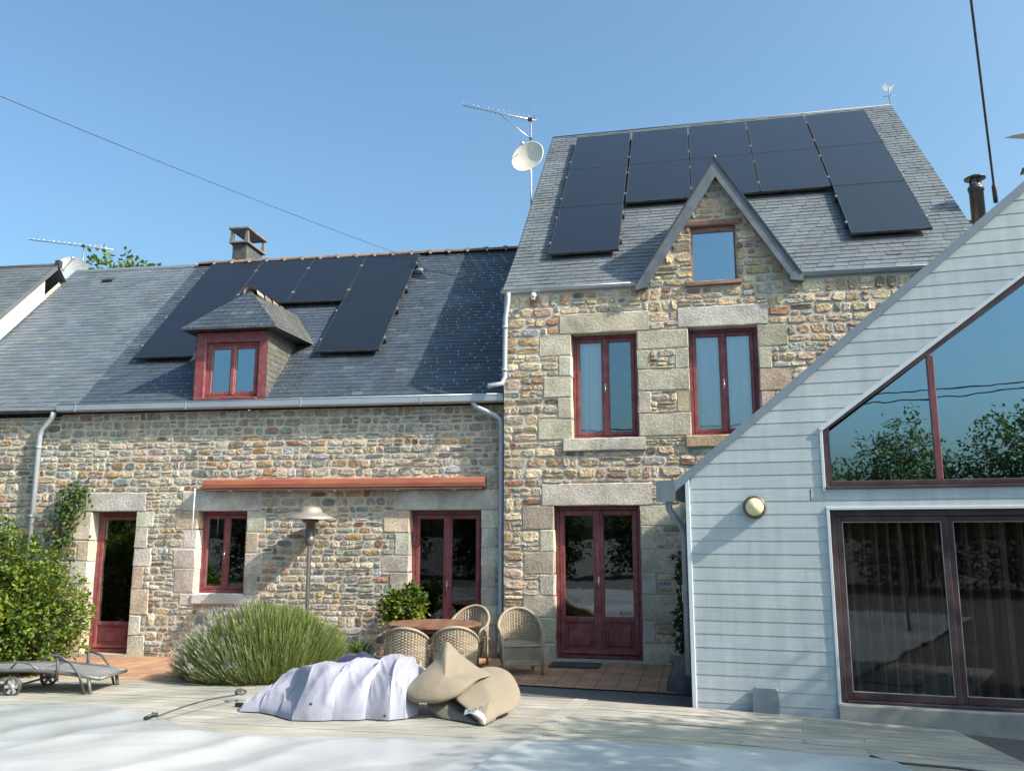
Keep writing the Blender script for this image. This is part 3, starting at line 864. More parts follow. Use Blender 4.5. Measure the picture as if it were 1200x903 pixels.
# chimney
mb = MB(); mb.box(-6.43, -6.12, 3.60, 4.36, 6.8, 7.76)
ch = mb.build('chimney', mat_simple('dark_render', (.036, .035, .037), .85, var=.2), long_)
mb = MB(); mb.bevbox(-6.49, -6.06, 3.54, 4.42, 7.76, 7.80, .006); mb.bevbox(-6.50, -6.05, 3.52, 4.44, 8.06, 8.105, .006); mb.build('chimney_cap', mat_simple('cast_concrete', (.12, .118, .12), .85), ch)
for (x, y) in ((-6.44, 3.59), (-6.11, 3.59), (-6.44, 4.37), (-6.11, 4.37)):
    mb = MB(); mb.add([(x + sx * a, y + sy * a, z) for z, a in ((7.80, .042), (8.06, .022)) for sx, sy in ((-1, -1), (1, -1), (1, 1), (-1, 1))], [(0, 1, 5, 4), (1, 2, 6, 5), (2, 3, 7, 6), (3, 0, 4, 7)]); mb.build('cap_post', mat_simple('cap_post', (.11, .10, .085), .9), ch)
# roof vent hood beside the panels
mb = MB()
O = Vector(LE) + Vector((1, 0, 0)) * -2.2 + Vector(RUP) * 4.2
rows = []
for s_ in (0, .1, .22):
    rows.append([tuple(O + Vector((1, 0, 0)) * (.10 * math.cos(t) * (1 - s_ * 1.5)) + Vector(RUP) * s_ + Vector(RNM) * (.085 * math.sin(t) * (1 - s_ * 3.8) + .01)) for t in [math.pi * k / 8 for k in range(9)]])
mb.grid(rows); mb.add([tuple(O + Vector((1, 0, 0)) * (.07 * math.cos(t)) + Vector(RUP) * .03 + Vector(RNM) * (.06 * math.sin(t) + .008)) for t in [math.pi * k / 8 for k in range(9)]], [tuple(range(9))])
mb.build('roof_vent', M['zinc'], long_)
# dormer
DU0, DU1, DY, DZ0, DZ1 = -5.09, -3.87, .0, 3.82, 4.93
mb = MB()
mb.bevbox(DU0, DU0 + .17, DY, DY + .12, DZ0, DZ1, .008); mb.bevbox(DU1 - .14, DU1, DY, DY + .12, DZ0, DZ1, .008)
mb.bevbox(DU0 + .17, DU1 - .14, DY, DY + .12, DZ1 - .17, DZ1, .008); mb.bevbox(DU0 + .17, DU1 - .14, DY - .03, DY + .12, DZ0, DZ0 + .035, .008)
dm = mb.build('dormer', M['red'], long_)
joinery(dm, 'dormer_window', DU0 + .17, DU1 - .14, DZ0 + .036, DZ1 - .172, DY + .06, M['red'], M['glass_sky'], handle=False, fr=.045, st=.05)
for o_ in list(dm.children):  # keep thing > part > sub-part: the leaf pieces hang from the dormer itself
    for ch2 in list(o_.children): ch2.parent = dm
mb = MB(); EZ = 4.96
A, B_, P, Q = Vector((-5.27, -.20, EZ)), Vector((-3.66, -.20, EZ)), Vector((-4.31, .20, 5.66)), Vector((-4.34, 1.86, 5.66))
Cc, Dd = Vector((-3.56, 1.16, EZ)), Vector((-5.27, 1.16, EZ))
def tri_slates(mb, a, b, p, q=None, colr=sl2, **kw):
    """slates on the face a-b (eave) to p(-q) (top)"""
    q = q or p
    U = (b - a).normalized(); Nn = U.cross(p - a).normalized()
    S = Nn.cross(U).normalized()
    h = (p - a).dot(S); pu, qu, bu = (p - a).dot(U), (q - a).dot(U), (b - a).dot(U)
    slates(mb, a, U, S, Nn, 0, h, lambda s: (pu * s / h, lerp(bu, qu, s / h)), colr, **kw)
    mb.add([a - Nn * .004, b - Nn * .004, q - Nn * .004, p - Nn * .004], [(0, 1, 2, 3)], colr)
kw = dict(e=.085, wd=.13, hooks=.42, r=rs, t=.006)
tri_slates(mb, A, B_, P, **kw); tri_slates(mb, B_, Cc, P, Q, colr=(.09, .09, .088), **kw)
tri_slates(mb, Dd, A, Q, P, **kw)
mb.add([A + Vector((0, 0, -.02)), B_ + Vector((0, 0, -.02)), Cc + Vector((0, 0, -.02)), Dd + Vector((0, 0, -.02))], [(0, 1, 2, 3)], (.03, .025, .025))
for a, b in ((A, B_), (B_, Cc), (Dd, A)): mb.add([a, b, b + Vector((0, 0, -.022)), a + Vector((0, 0, -.022))], [(0, 1, 2, 3)], (.12, .12, .13))
mb.build('dormer_roof', [M['slate'], M['hook']], dm)
mb = MB()
for k in range(5):
    y0 = -.0 + k * .33; cc = varc((.21, .15, .125), .2, rr)
    rows = [[(lerp(P.x, Q.x, y / 1.67) - rad * math.cos(t), y + .2, 5.63 + rad * math.sin(t)) for t in [math.pi * j / 8 for j in range(9)]] for y, rad in ((y0, .115 if k else .12), (y0 + .05, .10), (y0 + .34, .09))]
    mb.grid(rows, cc if k else (.34, .31, .28))
    rows = [[(x, y, z - .016) for (x, y, z) in rw] for rw in rows]; mb.grid(rows, cc)
mb.box(Q.x + .0, Q.x + .13, 1.70, 1.84, 5.56, 5.66, (.6, .58, .55), jit=.01)
mb.build('dormer_ridge_tiles', M['clay'], dm)
for uu, nx in ((DU1, 1), (DU0, -1)):
    mb = MB()
    slates(mb, (uu, 0, 3.6), (0, 1, 0), (0, 0, 1), (nx, 0, 0), .16, 1.32, lambda s: (DY + .0, max(DY, 3.6 + s - 3.80 + .06)), (.105, .10, .092), e=.09, wd=.13, hooks=.4, r=rs, t=.006)
    mb.add([(uu - nx * .003, DY, 3.78), (uu - nx * .003, DY, 4.94), (uu - nx * .003, 1.14, 4.94), (uu - nx * .003, .02, 3.78)], [(0, 1, 2, 3)], (.08, .08, .08))
    mb.build('dormer_cheek', [M['slate'], M['hook']], dm)

# ================================================================== adjoining houses on the left
adj = empty("adjoining_house", LP(-9, 0), -LY, "adjoining stone house with a paler weathered slate roof, left of the dormer roof", "house")
def shift(mbx, dx):
    mbx.v = [(x + dx, y, z) for x, y, z in mbx.v]
mb = wall(adj, -12.0, -7.36, -.18, 3.60, [(-9.2, -8.15, 1.72, 1.98)], [], PAL_LONG, 41, hs=((.08, 2), (.10, 4), (.12, 3), (.15, 2)), ws=(.11, .31), prot=.0135)
mb.bevbox(-9.2, -8.15, -.014, .1, 1.725, 1.975, .012, (.42, .41, .39), 0)
shift(mb, 9); mb.build('wall', [M['stone'], M['mortar']], adj)
sl3 = (.098, .117, .138)
mb = MB(); rs = random.Random(51)
slates(mb, (0, -.10, 3.695), (1, 0, 0), RUP, RNM, 0, 5.06, lambda s: (-9.95, -7.105), sl3, e=.118, wd=.22, var=.14, hooks=.12, r=rs, t=.006)
mb.add([(-9.95, -.08, 3.69), (-7.105, -.08, 3.69), (-7.105, 3.48, 7.25), (-9.95, 3.48, 7.25), (-7.105, 7.1, 3.6), (-9.95, 7.1, 3.6)], [(0, 1, 2, 3), (3, 2, 4, 5)], sl3)
shift(mb, 9); mb.build('roof', [M['slate'], M['hook']], adj)
mb = MB(); mb.prism([(-9.9, 7.25), (-7.11, 7.25), (-7.11, 7.30), (-9.9, 7.30)], 3.44, 3.53); shift(mb, 9); mb.build('ridge_flashing', M['zinc'], adj)
mb = MB(); gutter(mb, -12, -7.34, -.11, 3.70, .05); shift(mb, 9); mb.build('gutter', mat_simple('dark_gutter', (.06, .07, .09), .5, .3), adj)
mb = MB()
O = Vector((0, -.10, 3.695)) + Vector((1, 0, 0)) * -8.89 + Vector(RUP) * 4.5
mb.add([O + Vector((x, 0, 0)) + Vector(RUP) * s_ + Vector(RNM) * n_ for x, s_, n_ in ((-.11, 0, .06), (.11, 0, .06), (.11, .16, .012), (-.11, .16, .012), (-.11, 0, .0), (.11, 0, 0))], [(0, 1, 2, 3), (0, 4, 5, 1), (0, 3, 4), (1, 5, 2)]); shift(mb, 9); mb.build('roof_vent', M['black'], adj)
endh = empty("end_house", LP(-11.5, 0), -LY, "end house at the far left with a grey roof edged by a white verge board", "house")
mb = MB(); rs = random.Random(61)
off = Vector(RNM) * .40
slates(mb, Vector((0, -.10, 3.70)) + off, (1, 0, 0), RUP, RNM, -.3, 4.58, lambda s: (-14.5, -9.86), (.098, .112, .122), e=.12, wd=.22, var=.12, hooks=.05, r=rs, t=.006)
pA = Vector((0, -.10, 3.70)) + off
def rp(u, s_, h=0): return pA + Vector((u, 0, 0)) + Vector(RUP) * s_ + Vector(RNM) * h
mb.add([rp(-14.5, -.3, -.01), rp(-9.87, -.3, -.01), rp(-9.87, 4.58, -.01), rp(-14.5, 4.58, -.01), rp(-9.87, 4.58, -.01) + Vector((0, 3.4, -3.4)), rp(-14.5, 4.58, -.01) + Vector((0, 3.4, -3.4))], [(0, 1, 2, 3), (3, 2, 4, 5)], (.13, .135, .14))
mb.add([rp(-9.855, -.3, -.06), rp(-9.855, 4.65, -.06), rp(-9.855, 4.65, .02), rp(-9.855, -.3, .02)], [(0, 1, 2, 3)], (.09, .095, .1))
shift(mb, 11.5); mb.build('roof', [M['slate'], M['hook']], endh)
mb = MB()
vs = [rp(x, s_, h) for x in (-9.92, -9.86) for s_, h in ((-.3, -.36), (3.75, -.36), (4.0, -.07), (-.3, -.07))]
mb.add(vs, [(0, 1, 2, 3), (4, 5, 6, 7), (0, 1, 5, 4), (1, 2, 6, 5), (2, 3, 7, 6), (3, 0, 4, 7)]); shift(mb, 11.5); mb.build('verge_board', mat_simple('grey_white_paint', (.42, .45, .47), .6), endh)
mb = MB()
P4 = rp(-9.9, 4.58); mb.tube([(-14.5, P4.y, P4.z + .0), (-9.86, P4.y, P4.z)], .04, 8); mb.box(-9.92, -9.82, P4.y - .05, P4.y + .05, P4.z - .06, P4.z + .09)
shift(mb, 11.5); mb.build('ridge_flashing', M['black'], endh)
mb = MB(); mb.add([(-9.93, 0, -.2), (-14.5, 0, -.2), (-14.5, 0, 3.9), (-9.93, 0, 3.9), (-9.93, 6.3, -.2), (-9.93, 6.3, 3.9), (-9.93, 3.0, 6.9)], [(0, 1, 2, 3), (0, 4, 5, 6, 3)]); shift(mb, 11.5); mb.build('wall', M['masonry'], endh)

# ================================================================== timber-clad annex
ann = empty("clad_annex", KO, -KY, "annex clad in pale blue grey boards with a sloping roof and large plum framed glazing", "annex")
RS, RZ0 = .822, 2.27
KR = 3.9; KAP = RZ0 + RS * KR
def kroof(u): return RZ0 + RS * (u if u < KR else 2 * KR - u)
KD = (1.42, 6.38, .10, 1.95)                 # sliding door
WL = (1.40, 2.155)                          # window: lower left
WT0, WTS = 2.79, .748                       # its sloped head starts at this height with this slope
def whead(u): return WT0 + WTS * ((u if u < KR else 2 * KR - u) - 1.46)
def kladmat():
    m, nt, b = newmat('painted_clapboard')
    v = coords(nt, (1.0, 20, 20))
    v2 = coords(nt)
    c = vcol(nt)
    a = ramp(nt, noise_n(nt, v, 3, 6, .6), [(.3, (.90, .91, .92)), (.7, (1.08, 1.07, 1.06))])
    d = ramp(nt, noise_n(nt, coords(nt, (5, 5, .7)), 1.7, 5), [(.3, (.86, .88, .885)), (.7, (1.09, 1.08, 1.07))])
    lk(nt, mul(nt, mul(nt, c, a), d), b.inputs["Base Color"]); b.inputs["Roughness"].default_value = .6
    bump(nt, b, noise_n(nt, v, 9, 5), .25, .003)
    return m
M['clad'] = kladmat()
mb = MB(); rk = random.Random(8)
CL = (.425, .475, .495)
z = -.09; ex = .1335; rows = []
while z < KAP: rows.append((z, z + ex)); z += ex
brk = sorted([KD[2], KD[3], WL[1], WT0])
for (zb, zt) in rows:
    cc = varc(CL, .06, rk)
    # joints between boards of a course
    cuts = [zb] + [x for x in brk if zb < x < zt] + [zt]
    joint = rk.uniform(.6, 3.4)
    for a, b in zip(cuts, cuts[1:]):
        def ext(zq, side):
            if side == 'L': return max(.045, (zq - RZ0) / RS + .02)
            return 2 * KR - ext(zq, 'L')
        iv = [((ext(a, 'L'), ext(b, 'L')), (ext(a, 'R'), ext(b, 'R')))]
        m_ = (a + b) / 2
        hole = None
        if KD[2] < m_ < KD[3]: hole = ((KD[0] - .03,) * 2, (KD[1] + .03,) * 2)
        elif m_ < KD[2]: hole = ((KD[0] - .03,) * 2, (KD[1] + .03,) * 2)
        elif WL[1] < m_:
            def hl(zq): return max(WL[0] - .03, 1.46 + (zq - WT0) / WTS - .05)
            if hl(a) < KR: hole = ((hl(a), hl(b)), (2 * KR - hl(a), 2 * KR - hl(b)))
        segs = []
        if hole: segs = [(iv[0][0], hole[0]), (hole[1], iv[0][1])]
        else: segs = iv
        for (l0, l1), (r0, r1) in segs:
            if r0 <= l0 and r1 <= l1: continue
            r1 = max(r1, l1); r0 = max(r0, l0)
            ya = lerp(-.0165, -.0135, (a - zb) / ex); yb = lerp(-.0165, -.0135, (b - zb) / ex)
            parts = [(0, 1)]
            if l0 < joint < r0: t = (joint - l0) / (r0 - l0); parts = [(0, t - .001), (t + .001, 1)]
            for p, q_ in parts:
                P0, P1, P2, P3 = lerp(l0, r0, p), lerp(l0, r0, q_), lerp(l1, r1, q_), lerp(l1, r1, p)
                mb.add([(P0, ya, a), (P1, ya, a), (P2, yb, b - .003 * (b == zt)), (P3, yb, b - .003 * (b == zt)), (P0, 0, a), (P1, 0, a)], [(0, 1, 2, 3), (4, 5, 1, 0)], cc)
# backing, inset behind the boards, and the left side wall
def backing(mb):
    y = .0
    mb.add([(.02, y, -.1), (KD[0], y, -.1), (KD[0], y, WL[1]), (.02, y, WL[1])], [(0, 1, 2, 3)], CL)
    mb.add([(KD[0], y, KD[3]), (KD[1], y, KD[3]), (KD[1], y, WL[1]), (KD[0], y, WL[1])], [(0, 1, 2, 3)], CL)
    mb.add([(KD[1], y, -.1), (7.78, y, -.1), (7.78, y, WL[1]), (KD[1], y, WL[1])], [(0, 1, 2, 3)], CL)
    for sgn in (0, 1):
        f_ = (lambda u: u) if not sgn else (lambda u: 2 * KR - u)
        pts = [(.02, WL[1]), (WL[0], WL[1]), (WL[0], WT0), (KR, whead(KR)), (KR, KAP), (.02, RZ0)]
        mb.add([(f_(u), y, zq) for u, zq in pts], [(0, 1, 2, 5), (2, 3, 4, 5)], CL)
backing(mb)
for k in range(18):
    zb = -.09 + k * ex
    if zb + ex > RZ0: break
    mb.add([(-.016, 0, zb), (-.016, 3.4, zb), (.0, 3.4, zb + ex), (.0, 0, zb + ex), (0.01, 0, zb), (0.01, 3.4, zb)], [(0, 1, 2, 3), (4, 5, 1, 0)], varc(CL, .03, rk))
mb.box(0.012, .03, .01, 3.4, -.1, RZ0, CL)
mb.box(7.78, 7.8, .01, 3.4, -.1, RZ0, CL)
mb.build('wall', M['clad'], ann)
mb = MB()
mb.bevbox(0.0, .045, -.032, .0, -.09, RZ0 + .02, .004)                                  # corner board
for a, b, c, d in ((KD[0] - .03, KD[0], KD[2] - .19, KD[3] + .03), (KD[0], KD[1], KD[3], KD[3] + .03), (WL[0] - .03, WL[0], WL[1] - .02, WT0 - .03)):
    mb.bevbox(a, b, -.030, .05, c, d, .003)
dl = Vector((1, WTS)).normalized(); nl = Vector((-dl.y, dl.x))
a = Vector((WL[0] - .03, WT0 - .03)); b = Vector((KR, whead(KR) + .012)); mb.prism([tuple(a), (WL[0], WT0 - .04), (KR, whead(KR) - .0), (KR, whead(KR) + .035), (WL[0] - .03, WT0 - .005)], -.036, .05)
mb.build('trim', mat_simple('trim_paint', (.56, .60, .63), .5, var=.06), ann)
# roof slab with a zinc verge
mb = MB()
th_ = .075
for sgn in (0, 1):
    f_ = (lambda u: u) if not sgn else (lambda u: 2 * KR - u)
    vs = []
    for y in (-.05, 3.3):
        for u, dz in ((-.16, -.03), (KR, -.03), (KR, th_), (-.16, th_)):
            vs.append((f_(u), y, RZ0 + RS * u + dz))
    mb.add(vs, [(0, 1, 2, 3), (7, 6, 5, 4), (3, 2, 6, 7), (0, 4, 5, 1), (0, 3, 7, 4)])
mb.build('roof', M['zinc_roof'] if 'zinc_roof' in M else mat_simple('zinc_sheet', (.20, .245, .29), .5, .2, var=.12), ann)
mb = MB(); 
rows = [[(-.17 - .075 * math.cos(t) - .03, y, RZ0 - .10 - .075 * math.sin(t)) for t in [math.pi * k / 8 for k in range(9)]] for y in (-.06, 3.2)]
mb.grid(rows); mb.add(rows[0], [tuple(range(9))]); mb.tube([(-.275, -.06, RZ0 - .10), (-.275, 3.2, RZ0 - .10)], .009, 6)
mb.box(-.30, -.10, -.065, -.055, RZ0 - .22, RZ0 - .0)
mb.build('gutter', mat_simple('anthracite_gutter', (.15, .19, .22), .5, .3), ann)
mb = MB(); mb.tube([(-.20, .10, RZ0 - .18), (-.19, .12, RZ0 - .3), (-.07, .25, RZ0 - .5), (-.06, .26, RZ0 - .6), (-.06, .26, .25)], .036, 12); mb.build('downpipe', mat_simple('grey_pipe', (.20, .24, .29), .45, .2), ann)
# gable window
mb = MB(); y0, y1 = .01, .10
fw = .065
wl, wb = WL[0], WL[1]
def wframe(mb, y0, y1):
    mb.prism([(wl, wb), (wl + fw, wb + fw), (wl + fw, WT0 - .015), (wl, WT0)], y0, y1)
    mb.prism([(wl, WT0), (wl + fw, WT0 - .015), (KR, whead(KR) - fw * 1.3), (KR, whead(KR))], y0, y1)
    mb.prism([(2 * KR - wl, WT0), (2 * KR - wl - fw, WT0 - .015), (KR, whead(KR) - fw * 1.3), (KR, whead(KR))], y0, y1)
    mb.prism([(2 * KR - wl, wb), (2 * KR - wl - fw, wb + fw), (2 * KR - wl - fw, WT0 - .015), (2 * KR - wl, WT0)], y0, y1)
    mb.bevbox(wl, 2 * KR - wl, y0 - .05, y1, wb, wb + .03, .006); mb.bevbox(wl + .03, 2 * KR - wl - .03, y0, y1, wb + .032, wb + fw + .02, .008)
wframe(mb, y0, y1)
kw_ = mb.build('gable_window', M['maroon'], ann)
ms = [2.455, 3.9, 2 * KR - 2.455]
for m_ in ms:
    mb = MB(); mb.bevbox(m_ - .032, m_ + .032, y0 + .005, y1, wb + fw + .02, whead(m_) - .06, .006); mb.build('mullion', mat_simple('mullion_red', (.14, .025, .032), .35), kw_)
ed = [wl + fw] + ms + [2 * KR - wl - fw]
for a, b in zip(ed, ed[1:]):
    mb = MB(); mb.prism([(a, wb + fw), (b, wb + fw), (b, whead(b) - .05), (a, whead(a) - .05)], .05, .058); mb.build('pane', M['glass_sky'], kw_)
# sliding door
mb = MB(); y0 = .06
mb.bevbox(KD[0], KD[0] + .06, y0, y0 + .1, KD[2], KD[3], .006); mb.bevbox(KD[0] + .06, KD[1], y0, y0 + .1, KD[3] - .06, KD[3], .006); mb.bevbox(KD[0] + .06, KD[1], y0 - .03, y0 + .1, KD[2], KD[2] + .03, .006); mb.bevbox(KD[1] - .06, KD[1], y0, y0 + .1, KD[2] + .03, KD[3] - .06, .006)
sd = mb.build('sliding_door', M['maroon'], ann)
pe = [KD[0] + .06, 2.49, 3.56, 4.64, KD[1] - .06]
for k, (a, b) in enumerate(zip(pe, pe[1:])):
    yy = y0 + (.008 if k % 2 == 0 else .05); za, zb2 = KD[2] + .032, KD[3] - .062
    mb = MB(); sw = .055
    mb.bevbox(a, a + sw, yy, yy + .035, za, zb2, .005); mb.bevbox(b - sw, b, yy, yy + .035, za, zb2, .005); mb.bevbox(a + sw, b - sw, yy, yy + .035, zb2 - sw, zb2, .005); mb.bevbox(a + sw, b - sw, yy, yy + .035, za, za + sw + .015, .005)
    mb.build('door_leaf', M['maroon'], sd)
    mb = MB(); mb.box(a + sw, b - sw, yy + .014, yy + .02, za + sw + .015, zb2 - sw); mb.build('pane', M['glass_dark'], sd)
    mb = MB()
    for (p, q_, c, d) in ((a + sw, a + sw + .006, za + sw + .015, zb2 - sw), (b - sw - .006, b - sw, za + sw + .015, zb2 - sw), (a + sw + .006, b - sw - .006, zb2 - sw - .006, zb2 - sw), (a + sw + .006, b - sw - .006, za + sw + .015, za + sw + .021)):
        mb.box(p, q_, yy + .002, yy + .014, c, d)
    mb.build('glazing_bead', mat_simple('pale_bead', (.38, .34, .33), .4), sd)
mb = MB(); mb.bevbox(KD[0] - .03, KD[1] + .03, -.05, .16, -.14, KD[2] - .002, .01, jit=.004); mb.build('door_sill', mat_simple('concrete_plinth', (.25, .25, .235), .9, bscale=30), ann)
mb = MB()
P = [(.06, .3, -.08), (7.7, .3, -.08), (7.7, 2.2, -.08), (.06, 2.75, -.08)]
mb.add(P + [(.06, .3, 2.3), (7.7, .3, 2.3), (7.7, 2.2, 2.3), (.06, 2.75, 2.3)], [(0, 1, 2, 3), (3, 2, 6, 7), (0, 3, 7, 4), (1, 2, 6, 5)])
mb.add([(.06, 2.75, 2.3), (7.7, 2.2, 2.3), (KR, 2.45, KAP - .1)], [(0, 1, 2)])
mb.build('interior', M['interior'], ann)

# ================================================================== solar panels
def panelmat():
    m, nt, b = newmat('solar_cells')
    tc = N(nt, "ShaderNodeTexCoord"); br = N(nt, "ShaderNodeTexBrick"); lk(nt, tc.outputs["Object"], br.inputs["Vector"])
    br.offset = 0; br.inputs["Scale"].default_value = 1; br.inputs["Brick Width"].default_value = .182; br.inputs["Row Height"].default_value = .091
    br.inputs["Mortar Size"].default_value = .0016
    br.inputs["Color1"].default_value = (.0085, .010, .015, 1); br.inputs["Color2"].default_value = (.0095, .0115, .017, 1); br.inputs["Mortar"].default_value = (.013, .015, .021, 1)
    lk(nt, br.outputs["Color"], b.inputs["Base Color"]); b.inputs["Roughness"].default_value = .22
    b.inputs["Specular IOR Level"].default_value = .5
    b.inputs["Coat Weight"].default_value = .3; b.inputs["Coat Roughness"].default_value = .1
    return m
M['cells'] = panelmat()
PW, PH = 1.105, 1.763
proto = empty("solar_panel", (0, 0, 0))
mb = MB(); t = .012
for a, b, c, d in ((0, t, 0, PH), (PW - t, PW, 0, PH), (t, PW - t, 0, t), (t, PW - t, PH - t, PH)): mb.box(a, b, c, d, -.035, .0)
mb.build('panel_frame', M['black'], proto)
mb = MB(); mb.box(t, PW - t, t, PH - t, -.03, -.003); mb.build('cell_sheet', M['cells'], proto)
mb = MB()
for y in (.38, 1.36):
    mb.box(-.03, PW + .03, y - .02, y + .02, -.105, -.04)
mb.build('mounting_rail', M['black'], proto)
mb = MB()
for y in (.38, 1.36):
    for x in (-.012, PW + .012): mb.box(x - .013, x + .013, y - .025, y + .025, -.02, .004)
mb.build('clamp', mat_simple('dull_clamp', (.30, .31, .33), .5, .6), proto)
def roof_matrix(Pf, E, yaw, u, s, off):
    O = Pf(u, E[1] + SQ * s - SQ * off, E[2] + SQ * s + SQ * off)
    X = Vector((math.cos(yaw), -math.sin(yaw), 0)); dd = Vector((math.sin(yaw), math.cos(yaw), 0)); Y = (dd * SQ + Vector((0, 0, SQ))).normalized(); Z = X.cross(Y)
    return Matrix(((X.x, Y.x, Z.x, O.x), (X.y, Y.y, Z.y, O.y), (X.z, Y.z, Z.z, O.z), (0, 0, 0, 1)))
first = [True]
def place_panel(mat4, label, group):
    o = proto if first[0] else copy_thing(proto)
    first[0] = False
    o.matrix_world = mat4
    tag(o, label, "solar panel", group)
nums = ["first", "second", "third", "fourth", "fifth"]
for k, u in enumerate((-6.68, -5.57, -4.47, -3.37)):
    place_panel(roof_matrix(LP, LE, LY, u, 3.09, .12), "black solar panel under the clay ridge tiles of the long house, %s from the left" % nums[k], "solar panels on the long house")
place_panel(roof_matrix(LP, LE, LY, -6.68, 1.34, .12), "black solar panel left of the dormer, lower one of its column", "solar panels on the long house")
place_panel(roof_matrix(LP, LE, LY, -3.38, 1.34, .12), "black solar panel right of the dormer, lower one of its column", "solar panels on the long house")
for k, u in enumerate((-.73, .41, 1.53, 2.65, 3.78)):
    place_panel(roof_matrix(RP, TE, RY, u, 4.45, .12), "black solar panel along the ridge of the tall house, %s from the left" % nums[k], "solar panels on the tall house")
    place_panel(roof_matrix(RP, TE, RY, u, 2.68, .12), "black solar panel in the middle row on the tall roof, %s from the left" % nums[k], "solar panels on the tall house")
place_panel(roof_matrix(RP, TE, RY, -.73, .90, .12), "lowest black solar panel at the left edge of the tall roof", "solar panels on the tall house")
place_panel(roof_matrix(RP, TE, RY, 3.78, .90, .12), "lowest black solar panel at the right edge of the tall roof", "solar panels on the tall house")

# ================================================================== small things
FPX, PIT = 1000.0, R_(9.95)
def pix(x, y, Y):
    """point at distance Y in front of the viewer on the sight line of a photo pixel (used to size loose cloth)"""
    a, b = (x - 600) / FPX, -(y - 451.5) / FPX
    d = Vector((a, math.cos(PIT) - b * math.sin(PIT), math.sin(PIT) + b * math.cos(PIT)))
    return Vector((0, 0, 1.7)) + d * (Y / d.y)

# --- curtains
def curtain(name, P, u0, u1, z0, z1, y, amp, per, mat, label, seed=0, stripes=None):
    r = random.Random(seed); mb = MB(); n = int((u1 - u0) / .012); rows = []
    ph = [r.uniform(0, 6) for _ in range(3)]
    c0 = P((u0 + u1) / 2, y, z0)
    prevc = None
    pts = []
    for i in range(n + 1):
        u = lerp(u0, u1, i / n)
        o = amp * (math.sin(2 * math.pi * u / per + ph[0]) + .5 * math.sin(2 * math.pi * u / (per * .57) + ph[1]))
        pts.append((u, y + o))
    for k in range(n):
        a, b = pts[k], pts[k + 1]
        if stripes: cc = stripes(a[0])
        else: cc = (1, 1, 1)
        mb.add([P(a[0], a[1], z0), P(b[0], b[1], z0), P(b[0], b[1], z1), P(a[0], a[1], z1)], [(0, 1, 2, 3)], cc, 0, True)
    o = mb.build(name, mat, off=c0); tag(o, label, "curtain"); return o
M['net'] = mat_simple('net_curtain', (.84, .85, .85), .9, var=.05)
M['striped'] = mat_vc('striped_curtain', n1=(3, .1), n2=(60, .1), bstr=0)
curtain('curtain', RP, -.29, .17, 3.1, 4.6, .262, .010, .12, M['net'], "white curtain in the left half of the tall house's left upper window", 1)
curtain('curtain', RP, 1.40, 2.32, 3.1, 4.6, .262, .010, .13, M['net'], "white curtain across the tall house's right upper window", 2)
def stripe(u):
    k = u * 7.3 + .6 * math.sin(u * 3)
    f_ = k - math.floor(k)
    return (.24, .165, .125) if f_ < .24 else ((.050, .030, .025) if f_ < .7 else (.10, .06, .048))
curtain('curtain', KP, 1.50, 3.18, .12, 1.9, .30, .022, .17, M['striped'], "dark striped curtain behind the left panes of the sliding door", 3, stripe)
curtain('curtain', KP, 3.30, 6.3, .12, 1.9, .34, .022, .17, M['striped'], "dark striped curtain behind the right panes of the sliding door", 4, stripe)

# --- retracted awning
aw = empty("awning", LP(-2.52, -.1, 2.45), -LY, "retracted red and orange awning fixed to the stone wall above the window and french window", "awning")
def awnmat():
    m, nt, b = newmat('faded_awning')
    v = coords(nt, (.7, 3, 3)); n = noise_n(nt, v, 1.6, 4)
    lk(nt, ramp(nt, n, [(.3, (.27, .062, .05)), (.52, (.33, .12, .06)), (.72, (.28, .07, .055))]), b.inputs["Base Color"]); b.inputs["Roughness"].default_value = .6
    return m
mb = MB()
prof = [(-.02 + .1, .10), (-.06, .10), (-.09, .085), (-.10, .02), (-.09, -.035), (-.05, -.05), (.08, -.05)]
vs = [(x, y, z) for x in (-2.2, 2.2) for y, z in prof]
n = len(prof); mb.add(vs, [(k, k + 1, n + k + 1, n + k) for k in range(n - 1)])
mb.build('cassette', awnmat(), aw)
for x in (-2.2, 2.2):
    mb = MB(); s_ = -.012 if x < 0 else .012
    a = [(x, y, z) for y, z in prof]; b = [(x + s_, y, z) for y, z in prof]
    mb.add(a + b, [tuple(range(n)), tuple(range(n, 2 * n))] + [(k, (k + 1) % n, n + (k + 1) % n, n + k) for k in range(n)]); mb.build('end_cap', mat_simple('awning_cap', (.28, .06, .05), .5), aw)
mb = MB(); mb.bevbox(-2.17, 2.17, -.085, -.04, -.075, -.052, .005); cr = MB(); cr.tube([(-2.33, -.09, -.04), (-2.33, -.10, -.75)], .008, 6); cr.build('crank_rod', M['white'], aw)
fb = mb.build('front_bar', mat_simple('awning_bar', (.10, .05, .05), .4), aw)
for k in range(5):
    x = -1.7 + k * .85 + rnd.uniform(-.15, .15); mb = MB(); mb.box(x, x + .05, -.07, -.05, -.088, -.075); mb.build('bracket', M['white'], aw)

